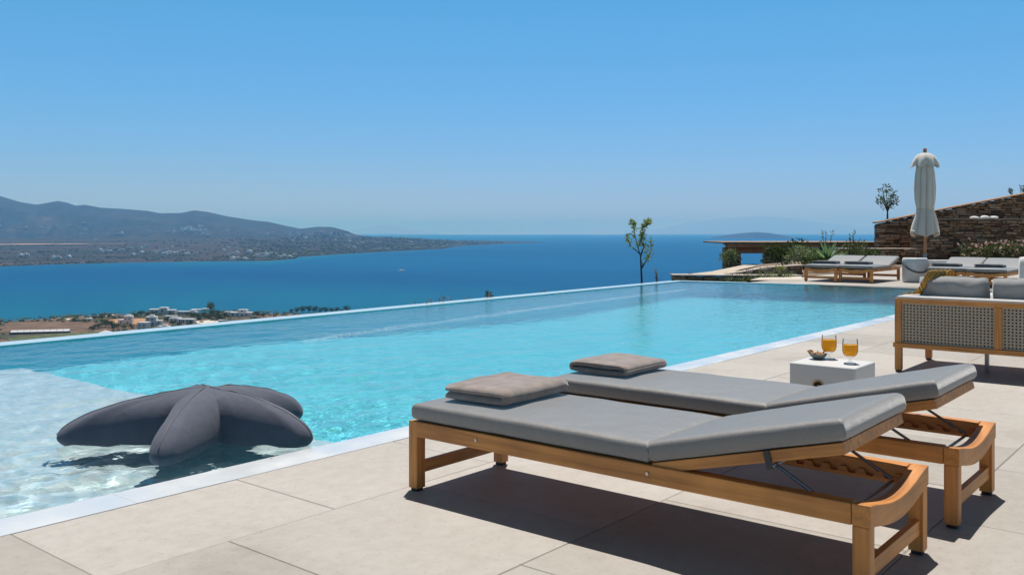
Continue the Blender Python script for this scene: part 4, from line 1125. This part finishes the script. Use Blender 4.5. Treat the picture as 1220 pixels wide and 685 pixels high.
bowl_m = mat('bowl_ceramic', (.12, .14, .13), .35)
bm = bmesh.new(); lathe(bm, [(0, .0015), (.024, .0015), (.028, .004), (.044, .018), (.054, .034), (.052, .0355), (.041, .02), (.024, .008), (0, .007)], 32); link('bowl', bm, bowl_m, b_, True)
nut_m = mat('roasted_nuts', (.45, .19, .06), .6); q = N(nut_m); q.col(q.ramp(q.n('NewGeometry').outputs['Random Per Island'], [(0, (.22, .085, .03)), (.5, (.48, .22, .075)), (1, (.68, .42, .19))]))
random.seed(4); bm = bmesh.new()
for k in range(46):
    a = random.uniform(0, 6.28); r = .041 * math.sqrt(random.random()); z = .027 + .012 * (1 - r / .041) + random.uniform(0, .006)
    rr_ = bmesh.ops.create_uvsphere(bm, u_segments=8, v_segments=6, radius=1)
    M = Matrix.Translation((r * math.cos(a), r * math.sin(a), z)) @ Matrix.Rotation(random.uniform(0, 3.1), 4, rnd3()) @ Matrix.Diagonal((.0095, .006, .005, 1))
    bmesh.ops.transform(bm, matrix=M, verts=rr_['verts'])
for k in range(7):
    a = random.uniform(0, 6.28); p_ = Vector((.04 * math.cos(a), .04 * math.sin(a), .038)); leaf(bm, p_, Vector((math.cos(a), math.sin(a), .5)), .03, .02)
nuts = link('snacks', bm, nut_m, None, True); nuts.location = (5.475, 2.075, tz); tag(nuts, 'heap of brown roasted nuts and crisps filling the small grey bowl', 'snacks')

# ------------------------------------------------------------------ sofa
SX, SY, SL, SDp = 7.862, 2.335, 2.30, .95
sf = thing('outdoor_sofa', 'teak framed sofa with woven taupe back panels and grey cushions', 'sofa', (SX, SY, 0))
H1 = .605
for yy in (0, -SL + .055):
    for xx in (0, SDp - .055):
        bm = bmesh.new(); bx(bm, xx, xx + .052, yy - .052, yy, .012, H1 if xx == 0 else .2, bev=.004)
        lg = link('leg', bm, teak_z, sf)
        bm = bmesh.new(); bx(bm, xx + .006, xx + .046, yy - .046, yy - .006, 0, .0125); link('foot_pad', bm, foot_m, lg)
bm = bmesh.new(); bx(bm, SDp * .45, SDp * .45 + .03, -.62, -.59, 0, .2); link('middle_leg', bm, steel_m, sf)
for k in range(1, 3):
    yc = -.055 - k * (SL - .055) / 3 + .055
    bm = bmesh.new(); bx(bm, .0005, .052, yc - .052, yc, .2405, .5685, bev=.003); link('post', bm, teak_z, sf)
bm = bmesh.new(); bx(bm, .0012, .0508, -SL + .053, -.0525, .5695, H1 - .001, bev=.004); link('top_rail', bm, teak_y, sf)
bm = bmesh.new(); bx(bm, -.008, .062, -SL - .008, .012, .2, .24, bev=.005); link('bottom_rail', bm, teak_y, sf)
for yy in (-.0505, -SL + .0045):
    bm = bmesh.new(); bx(bm, .053, SDp - .002, yy, yy + .048, .2005, .2395, bev=.004); link('side_rail', bm, teak_x, sf)
weave_m = mat('woven_rope', (.42, .34, .26), .85); q = N(weave_m)
wv = q.n('TexWave', wave_type='BANDS', bands_direction='DIAGONAL'); q.l(q.coord('Object'), wv.inputs[0]); wv.inputs['Scale'].default_value = 60
q.col(q.mix((.36, .29, .22), (.47, .39, .30), wv.outputs['Fac'])); q.bump(wv.outputs['Fac'], .5, .002)
def weave(y0, y1, z0, z1, ny, nz, x):
    bm = bmesh.new(); strip = .51
    ys = [y0]; zs = [z0]
    py_, pz_ = (y1 - y0) / (ny + strip), (z1 - z0) / (nz + strip)
    for k in range(ny): ys += [y0 + py_ * (k + strip), y0 + py_ * (k + 1)]
    ys.append(y1)
    for k in range(nz): zs += [z0 + pz_ * (k + strip), z0 + pz_ * (k + 1)]
    zs.append(z1)
    V = [[bm.verts.new((x + .0015 * math.sin(j * 1.57 + i * 1.57), yv, zv)) for j, yv in enumerate(ys)] for i, zv in enumerate(zs)]
    for i in range(len(zs) - 1):
        for j in range(len(ys) - 1):
            if i % 2 and j % 2: continue
            bm.faces.new((V[i][j], V[i][j + 1], V[i + 1][j + 1], V[i + 1][j]))
    bmesh.ops.recalc_face_normals(bm, faces=bm.faces)
    bmesh.ops.solidify(bm, geom=bm.faces[:], thickness=.006)
    return bm
step_ = (SL - .055) / 3
for k in range(3):
    ya = -.0525 - k * step_ if k == 0 else -.055 - k * step_ + .003; yb = -.055 - (k + 1) * step_ + .055 - (.0 if k < 2 else 0)
    if k == 2: yb = -SL + .054
    link('woven_panel', weave(yb, ya, .2405, .569, 26, 13, .022), weave_m, sf)
link_side = bmesh.new()
bm = bmesh.new(); bx(bm, .034, .10, -SL + .06, -.056, .242, .59); link('weave_backing', bm, fabric('dark_backing', (.009, .009, .008)), sf)  # near-black panel added behind the weave to darken its holes
bm = bmesh.new(); bx(bm, .105, SDp - .01, -SL + .02, -.02, .215, .30, bev=.01); link('seat_base', bm, teak_y, sf)
bm = bmesh.new(); bx(bm, .012, .17, -SL + .01, -.012, H1 + .0005, H1 + .02, bev=.009, seg=3); link('back_ledge', bm, fab_pale, sf)
bm = bmesh.new(); bx(bm, .172, SDp, -.20, -.004, .305, H1 + .02, bev=.014, seg=3); link('arm_pad', bm, fab_pale, sf)
bm = bmesh.new(); bx(bm, .18, SDp + .02, -SL + .03, -.206, .305, .45, bev=.035, seg=4); link('seat_cushion', bm, fab_sofa, sf)
def pillow(w, h, t, seed):
    bm = bmesh.new(); n, m_ = 26, 18; V = {}
    for sd in (1, -1):
        for i in range(n + 1):
            for j in range(m_ + 1):
                u, v = i / n * 2 - 1, j / m_ * 2 - 1
                # corners pulled in a little, plump middle
                k = ((1 - u ** 6) * (1 - v ** 6)) ** .42
                wr = .012 * noise.noise(Vector((u * 3, v * 3, seed))) + .006 * noise.noise(Vector((u * 9, v * 9, seed))) + .012 * max(0, v) ** 3 * math.sin(u * 9 + seed)
                x = w / 2 * u * (1 - .03 * v * v); z = h / 2 * v * (1 - .05 * u * u) + .010 * noise.noise(Vector((u * 4, seed, v))) * (v > .3)
                y = sd * (t / 2 * k + wr * k)
                if sd == -1 and (i in (0, n) or j in (0, m_)): V[sd, i, j] = V[1, i, j]
                else: V[sd, i, j] = bm.verts.new((x, y if k > 1e-4 else 0, z))
    for sd in (1, -1):
        for i in range(n):
            for j in range(m_):
                f_ = (V[sd, i, j], V[sd, i + 1, j], V[sd, i + 1, j + 1], V[sd, i, j + 1])
                try: bm.faces.new(f_ if sd == 1 else f_[::-1])
                except ValueError: pass
    return bm
for k, (yc, w) in enumerate(((-.385, .545), (-.945, .545), (-1.505, .545), (-2.03, .48))):
    o = link('back_cushion', pillow(w, .36, .19, k * 3 + 1), fab_sofa, sf, True)
    o.matrix_local = Matrix.Translation((.315, yc, .61)) @ Matrix.Rotation(R_(-90), 4, 'Z') @ Matrix.Rotation(R_(9), 4, 'X')
# throw over the end of the sofa
th_m = mat('mustard_throw', (.45, .28, .07), .9); q = N(th_m); co = q.coord('Object', (1, 1, 1), (0.4, .3, .6))
wv = q.n('TexWave', wave_type='BANDS', bands_direction='X'); q.l(co, wv.inputs[0]); wv.inputs['Scale'].default_value = 5.5; wv.inputs['Distortion'].default_value = 4
q.col(q.ramp(wv.outputs['Fac'], [(.0, (.50, .30, .075)), (.55, (.46, .29, .085)), (.62, (.08, .085, .035)), (.8, (.22, .20, .055)), (1, (.52, .36, .15))]))
bm = bmesh.new(); path = [(.16, -.05, .628), (.20, -.10, .632), (.23, -.16, .64), (.225, -.21, .70), (.24, -.235, .77), (.28, -.26, .815), (.34, -.27, .828), (.41, -.28, .805), (.45, -.27, .72), (.48, -.26, .60), (.50, -.25, .50)]
pts = [Vector(p_) for p_ in path]; fine = []
for a, b in zip(pts, pts[1:]):
    for k in range(5): fine.append(a.lerp(b, k / 5))
fine.append(pts[-1]); rows = []
for i, p_ in enumerate(fine):
    row = []
    for j in range(25):
        v = j / 24 - .5; w = .23 - .03 * math.sin(i / len(fine) * 3.1)
        fold = .016 * math.sin(v * 26 + i * .09) * (1 if i > 6 else .5)
        row.append(bm.verts.new(p_ + Vector((v * w * .75, -v * w * .55 , 0)) + Vector((-.4, .35, .6)) * (fold + .014)))
    rows.append(row)
for A_, B_ in zip(rows, rows[1:]):
    for j in range(24): bm.faces.new((A_[j], A_[j + 1], B_[j + 1], B_[j]))
bmesh.ops.solidify(bm, geom=bm.faces[:], thickness=.006)
o = link('throw_blanket', bm, th_m, None, True); o.location = (SX + .02, SY - .02, 0); tag(o, 'mustard patterned throw draped over the left end of the sofa', 'blanket')

# pale armchair behind the sofa at the right edge
ac = thing('armchair', 'pale cushioned teak armchair behind the sofa at the right edge', 'armchair', (10.75, 2.02, 0), R_(0))
for xx in (0, .66):
    for yy in (0, -.72):
        bm = bmesh.new(); bx(bm, xx, xx + .05, yy - .05, yy, 0, .56, bev=.004); link('leg', bm, teak_z, ac)
bm = bmesh.new(); bx(bm, .001, .709, -.769, -.001, .24, .30, bev=.005); link('seat_frame', bm, teak_x, ac)
for yy in (-.05, -.77):
    bm = bmesh.new(); bx(bm, -.01, .72, yy, yy + .05, .561, .60, bev=.006); link('armrest', bm, teak_x, ac)
bm = bmesh.new(); cushion(bm, .64, .62, .15, r=.05); o = link('seat_cushion', bm, fab_pale, ac, True); o.location = (.05, -.075, .302)
for nm, x_, z_, rx in (('back_cushion', .62, .66, 12), ('front_cushion', .03, .70, 4)):
    o = link(nm, pillow(.62, .40, .18, 5), fab_pale, ac, True)
    o.matrix_local = Matrix.Translation((x_, -.385, z_)) @ Matrix.Rotation(R_(-90), 4, 'Z') @ Matrix.Rotation(R_(rx), 4, 'X')

# ------------------------------------------------------------------ lantern, parasol, far cube table
cer_m = mat('white_ceramic', (.66, .66, .66), .5); q = N(cer_m); q.col(q.ramp(q.noise(q.coord('Object'), 4, 4), [(.3, (.58, .58, .585)), (.7, (.68, .68, .675))]))
lp = gr(1090, 336.2); t = thing('rope_lantern', 'white ceramic lantern with a dark rope handle between the lounger pairs', 'lantern', lp)
bm = bmesh.new(); lathe(bm, [(0, 0), (.245, 0), (.262, .012), (.268, .05), (.272, .48), (.268, .535), (.25, .555), (.20, .56), (.195, .50), (0, .48)], 40); link('body', bm, cer_m, t, True)
autosmooth(kids(t)[-1], 50)
rope_m = mat('dark_rope', (.12, .11, .10), .9); bm = bmesh.new(); pts = []
for k in range(33):
    a = lerp(-90, 90, k / 32); s_ = math.sin(R_(a)); c_ = math.cos(R_(a))
    v = Vector((-FX * .285 * c_ + FY * .292 * s_, -FY * .285 * c_ - FX * .292 * s_, .47 - .24 * c_ ** .9))
    pts.append(v)
tube(bm, pts, .017, 8); link('rope_handle', bm, rope_m, t, True)
PP = cw(lat(1102, 22.6), 22.6, 0)
um = thing('parasol', 'closed off white parasol on a wooden pole behind the lantern', 'parasol', PP)
bm = bmesh.new(); bx(bm, -.3, .3, -.3, .3, .0, .09, bev=.015); link('base', bm, cer_m, um)
bm = bmesh.new(); tube(bm, [(0, 0, .09), (0, 0, .62)], .045, 14); link('base_sleeve', bm, steel_m, um)
bm = bmesh.new(); tube(bm, [(0, 0, .1), (0, 0, 3.14)], .033, 14); link('pole', bm, wood_mat('parasol_wood', (.40, .20, .085), (.26, .12, .05), 2), um, True)
bm = bmesh.new(); lathe(bm, [(0, 3.24), (.03, 3.235), (.042, 3.21), (.045, 3.16), (.035, 3.14), (.05, 3.12), (.05, 3.08), (0, 3.08)], 16); link('finial', bm, lumber_m, um, True)
bm = bmesh.new(); n = 96; rings = []
prof = [(3.09, .05, .0), (3.02, .10, .15), (2.9, .17, .35), (2.6, .215, .42), (2.25, .235, .42), (1.95, .225, .40), (1.74, .20, .30), (1.70, .195, .25), (1.64, .215, .3), (1.4, .275, .4), (1.2, .315, .42), (1.08, .325, .45)]
pf = []
for (a, b) in zip(prof, prof[1:]):
    for k in range(5): pf.append(tuple(lerp(a[i], b[i], k / 5) for i in range(3)))
pf.append(prof[-1])
for i, (z, r, f) in enumerate(pf):
    row = []
    for k in range(n):
        a = 6.28318 * k / n; fold = .75 - 1.75 * (1 - abs(math.sin(4.5 * a + .35 * math.sin(z * 1.7)))) ** 2.2
        rr_ = r * .91 * (1 + f * .52 * fold + .16 * noise.noise(Vector((math.cos(a) * 2, math.sin(a) * 2, z * 1.5)))) 
        zz = z + (.05 * math.sin(3 * a + 1) + .03 * fold if i > len(pf) - 4 else 0)
        row.append(bm.verts.new((rr_ * math.cos(a + .25 * (3 - z) * .2), rr_ * math.sin(a + .25 * (3 - z) * .2), zz)))
    rings.append(row)
for A_, B_ in zip(rings, rings[1:]):
    for k in range(n): bm.faces.new((A_[k], A_[(k + 1) % n], B_[(k + 1) % n], B_[k]))
cn = link('canopy', bm, fab_canvas, um, True)
bm = bmesh.new(); rings = []
for (z, r) in ((3.12, .05), (3.10, .13), (3.05, .21), (2.96, .27), (2.86, .30), (2.78, .315)):
    row = []
    for k in range(n):
        a = 6.28318 * k / n; w_ = math.cos(8 * a); s_ = sstep(3.1, 2.8, 3.1 - (3.1 - z)) if False else (3.12 - z) / .34
        row.append(bm.verts.new((r * (1 + .13 * w_ * s_) * math.cos(a), r * (1 + .13 * w_ * s_) * math.sin(a), z - .04 * s_ * w_)))
    rings.append(row)
for A_, B_ in zip(rings, rings[1:]):
    for k in range(n): bm.faces.new((A_[k], A_[(k + 1) % n], B_[(k + 1) % n], B_[k]))
link('vent_cap', bm, fab_canvas, um, True)
bm = bmesh.new(); tube(bm, [(.21 * math.cos(a_), .21 * math.sin(a_), 1.70 + .01 * math.sin(3 * a_)) for a_ in [6.28318 * k / 48 for k in range(49)]], .012, 6); link('tie_strap', bm, fab_canvas, um, True)
ft = thing('side_table', 'low white cube table behind the right pair of far loungers', 'side table', cw(lat(1124, 24.2), 24.2, 0), YAW)
bm = bmesh.new(); bx(bm, -.25, .25, -.34, .34, .03, .40, bev=.015); link('body', bm, tab_m, ft)
bm = bmesh.new(); bx(bm, -.22, .22, -.31, .31, 0, .031); link('plinth', bm, dark_m, ft)

# ------------------------------------------------------------------ garden plants
def bush(name, label, loc, r, h, lm, n=700, L=.12, w=.4, seed=1, group=None, cat='shrub', nc=9, flowers=None, nf=40):
    random.seed(seed); t = thing(name, label, cat, loc, group=group)
    bm = bmesh.new(); cs = []
    for k in range(nc):
        a = 6.283 * k / nc + random.uniform(-.5, .5); rr_ = r * random.uniform(.1, .75)
        cs.append(Vector((math.cos(a) * rr_, math.sin(a) * rr_, h * random.uniform(.35, .85))))
    for c in cs: tube(bm, [(0, 0, -.1), c * .5 + Vector((0, 0, .05)), c], [.02, .013, .006], 5)
    link('stem', bm, bark_m, t, True)
    bm = bmesh.new()
    for c in cs: clump(bm, c, r * random.uniform(.3, .5), n // nc, L, L * w, (1, 1, h / r * .55))
    link('leaves', bm, lm, t)
    if flowers:
        bm = bmesh.new()
        for k in range(nf):
            c = random.choice(cs) + rnd3() * r * .42; c.z = abs(c.z) + h * .15
            for q_ in range(5): leaf(bm, c, rnd3() + Vector((0, 0, .4)), .06, .05)
        link('blossom', bm, flowers, t)
    return t
BG = 'garden shrubs'
bush('oleander_bush', 'grey green oleander bush growing at the left end of the stone pavilion', at(870, 320, 36) + Vector((0, 0, -.15)), .36, .95, leaf_pale, 420, .16, .25, 3)
bush('oleander_bush', 'dark leafy bush left of the agave, in front of the pavilion wall', at(936, 320, 31), .8, .95, leaf_dark, 900, .13, .4, 4)
bush('shrub', 'pale leaved shrub between dark bush and agave behind the left lounger', at(958, 318, 28.5), .62, .62, leaf_pale, 700, .11, .4, 5)
bush('shrub', 'low dark shrub under the leftmost far lounger', cw(lat(974, 26.4), 26.4, -.03), .55, .42, leaf_dark, 450, .11, .4, 6)
bush('shrub', 'olive green shrub behind the gap between the left loungers', at(1018, 316, 29), .6, .75, leaf_olive, 700, .10, .35, 7)
bush('shrub', 'small round shrub right of the agave by the low wall', at(1036, 312, 31), .45, .45, leaf_dark, 400, .10, .4, 9)
# agave
t = thing('agave', 'large agave with broad grey green leaves behind the left loungers', 'agave', at(985, 315, 28.0)); random.seed(3); bm = bmesh.new()
for k in range(26):
    a = k * 2.399; el = lerp(75, 12, k / 25); d_ = Vector((math.cos(a) * math.cos(R_(el)), math.sin(a) * math.cos(R_(el)), math.sin(R_(el))))
    L = .85 * random.uniform(.8, 1.1); s_ = d_.cross(Vector((0, 0, 1))).normalized(); up = s_.cross(d_); rw_ = []
    for i in range(7):
        u = i / 6; w_ = .075 * (1 - u ** 2.5) * (.7 + .6 * u * (1 - u) * 2); c = d_ * L * u + Vector((0, 0, -.10 * u * u)) + Vector((0, 0, .05))
        rw_.append([bm.verts.new(c - s_ * w_ + up * .03), bm.verts.new(c), bm.verts.new(c + s_ * w_ + up * .03)])
    for A_, B_ in zip(rw_, rw_[1:]):
        for j in range(2): bm.faces.new((A_[j], A_[j + 1], B_[j + 1], B_[j]))
link('leaves', bm, leaf_agave, t, True)
def stalk(label, px, py0, py1, dep, lm, seed, name='flower_stalk', n=70, spread=.12, L=.07, group=None, nb=3):
    random.seed(seed); p = at(px, py0, dep); h = (py0 - py1) * dep / FPX
    t = thing(name, label, 'plant', p, group=group); bm = bmesh.new(); tips = []
    for k in range(nb):
        tip = Vector((random.gauss(0, spread), random.gauss(0, spread), h * random.uniform(.75, 1)))
        tube(bm, [(0, 0, -.3), tip * .5 + Vector((random.gauss(0, .03), 0, 0)), tip], [.016, .011, .005], 5); tips.append(tip)
    link('stem', bm, bark_m, t, True); bm = bmesh.new()
    for tip in tips:
        for k in range(n // nb):
            u = random.uniform(.25, 1.02) ** .6; leaf(bm, tip * u + rnd3() * .03, rnd3() + Vector((0, 0, .7)), L * random.uniform(.6, 1.3), L * .4)
    link('leaves', bm, lm, t); return t
stalk('tall thin leafy stalk left of the agave against the sea', 984, 318, 272.5, 29, leaf_olive, 1)
stalk('tall branching stalk with tufts rising right of the agave', 1011, 318, 275.5, 29, leaf_olive, 2, nb=4, n=110)
# lavender
LV = 'lavender along the low wall'
for i, (px, py, s_) in enumerate([(868, 336, .8), (884, 336, 1.1), (897, 335, 1.2), (909, 333.5, 1.2), (921, 332, 1.3), (932, 331, 1.2), (941, 330.5, 1.0), (916, 328.5, .8), (893, 329, .7)]):
    d = 23.1 if py > 330.2 else 24.8
    random.seed(40 + i); t = thing('lavender', 'clump of grey green lavender with violet spikes beside the far pool edge', 'lavender', at(px, py, d), group=LV)
    bm = bmesh.new(); b2 = bmesh.new()
    for k in range(30):
        tip = Vector((random.gauss(0, .12), random.gauss(0, .12), random.uniform(.14, .34))) * s_ * .8
        leaf(bm, Vector((tip.x * .2, tip.y * .2, -.02)), tip, tip.length, .014)
        leaf(b2, tip * .85, tip, .07, .02) if k % 2 else None
    link('leaves', bm, leaf_pale, t); link('blossom', b2, leaf_lav, t)
stalk('green leafy perennial standing among the lavender clumps', 929, 334, 318, 23.2, leaf_lime, 12, 'perennial', 110, .10, .09, nb=5)
# flowering shrubs before the wall
for i, (px, s_, lab) in enumerate(((1163, 1.0, 'pink flowering shrub at the left of the bed below the stone wall'), (1186, 1.0, 'pink and white flowering shrub in the middle of the wall bed'), (1211, 1.1, 'pink flowering shrub at the right edge below the stone wall'))):
    bush('flowering_shrub', lab, cw(lat(px, 33.2), 33.2, -.05), .58 * s_, .78 * s_, leaf_olive, 700, .11, .4, 60 + i, None, flowers=petal_m, nf=46)
# olive on the wall, plants on top of the sloping wall
pz = at(1057, 266, 37.0)
tree('olive_tree', 'small olive tree growing at the left end of the sloping stone wall', pz, 1.55, .46, leaf_olive, None, 420, .12, 78, .34, (1, 1, .9), .03, 9)
stalk('leafy sprig on top of the sloping wall, left one', 1206, 236, 222.5, 37, leaf_olive, 71, 'wall_sprig', 60, .10, .09, nb=4)
stalk('leafy sprig on top of the sloping wall at the right edge', 1217, 233, 221.5, 37, leaf_olive, 72, 'wall_sprig', 60, .10, .09, nb=4)
# young tree and stems beyond the infinity edge
yt = thing('young_tree', 'slender young tree with sparse leaves beyond the infinity edge', 'tree', at(764.5, 345, 21.6)); random.seed(9)
k_ = 21.6 / FPX
def PXY(dx, y): return Vector((FY * dx * k_, -FX * dx * k_, (345 - y) * k_))
bm = bmesh.new(); tube(bm, [PXY(0, 440), PXY(.3, 345), PXY(-.2, 330), PXY(-1, 312), PXY(-1.5, 303)], [.04, .028, .024, .02, .016], 7)
br = [[(-1.5, 303), (-5, 292), (-8.5, 280), (-10, 270), (-10.5, 265)], [(-1.2, 306), (2, 295), (-1, 284), (1.5, 272), (5, 266)], [(-1, 304), (-6, 298), (-13, 293), (-17, 286), (-17.5, 280)], [(-.5, 322), (4, 315), (9, 306), (11, 298), (11.5, 284)], [(-.5, 318), (5, 311), (9.5, 303)], [(-4, 294), (-1, 287), (1.5, 281)], [(-1.3, 303), (2.5, 297), (3, 290)], [(2, 272), (7, 267), (9.5, 264.5)]]
for b in br: tube(bm, [PXY(*p_) + Vector((random.gauss(0, .012), random.gauss(0, .012), 0)) for p_ in b], [.010 * (1 - i / len(b)) + .004 for i in range(len(b))], 5)
link('trunk', bm, bark_dark, yt, True); bm = bmesh.new()
for b, n_, st_ in ((br[0], 80, .35), (br[1], 85, .25), (br[2], 42, .3), (br[3], 30, .35), (br[4], 30, .4), (br[5], 46, .0), (br[6], 26, .1), (br[7], 60, .2)):
    for k in range(n_):
        u = lerp(st_, 1, random.random() ** .7) * (len(b) - 1); i = min(len(b) - 2, int(u)); p_ = PXY(*b[i]).lerp(PXY(*b[i + 1]), u - i)
        leaf(bm, p_ + rnd3() * .055, rnd3() + Vector((0, 0, .6)), .095, .036)
link('crown', bm, leaf_lime, yt)
stalk('dry brown stalk right of the young tree beyond the pool edge', 782, 345, 321.5, 21.9, leaf_dry, 14, 'dry_stalk', 60, .03, .05, nb=2)
DG = 'dry stems beyond the infinity edge'
for i, (px, y0, y1, d) in enumerate(((498, 372, 357, 14.6), (512, 370, 354.5, 14.9), (524, 370, 352.5, 15.2), (536, 366, 351, 15.6), (556, 364, 352, 16.0), (646, 356, 345, 18), (823, 335, 322, 24.0))):
    stalk('thin dry grass stem standing beyond the infinity edge', px, y0 + 12, y1, d, leaf_dry, 80 + i, 'dry_weed', 26, .05, .05, DG, 3)
stalk('greener wild shoot taller than the dry stems beyond the infinity edge', 584, 370, 348, 16.4, leaf_olive, 90, 'wild_shoot', 60, .08, .07, nb=4)

# ------------------------------------------------------------------ the air
bm = bmesh.new(); bx(bm, -60000, 60000, -60000, 60000, -110, 790)
hm = bpy.data.materials.new('haze_air'); hm.use_nodes = True; t_ = hm.node_tree; t_.nodes.clear()
o_ = t_.nodes.new('ShaderNodeOutputMaterial'); v_ = t_.nodes.new('ShaderNodeVolumePrincipled')
v_.inputs['Density'].default_value = HAZE; v_.inputs['Color'].default_value = (*HAZEC, 1); v_.inputs['Absorption Color'].default_value = (.58, .63, 1, 1); v_.inputs['Anisotropy'].default_value = 0
t_.links.new(v_.outputs[0], o_.inputs['Volume'])
hz = stuff(link('haze', bm, hm))
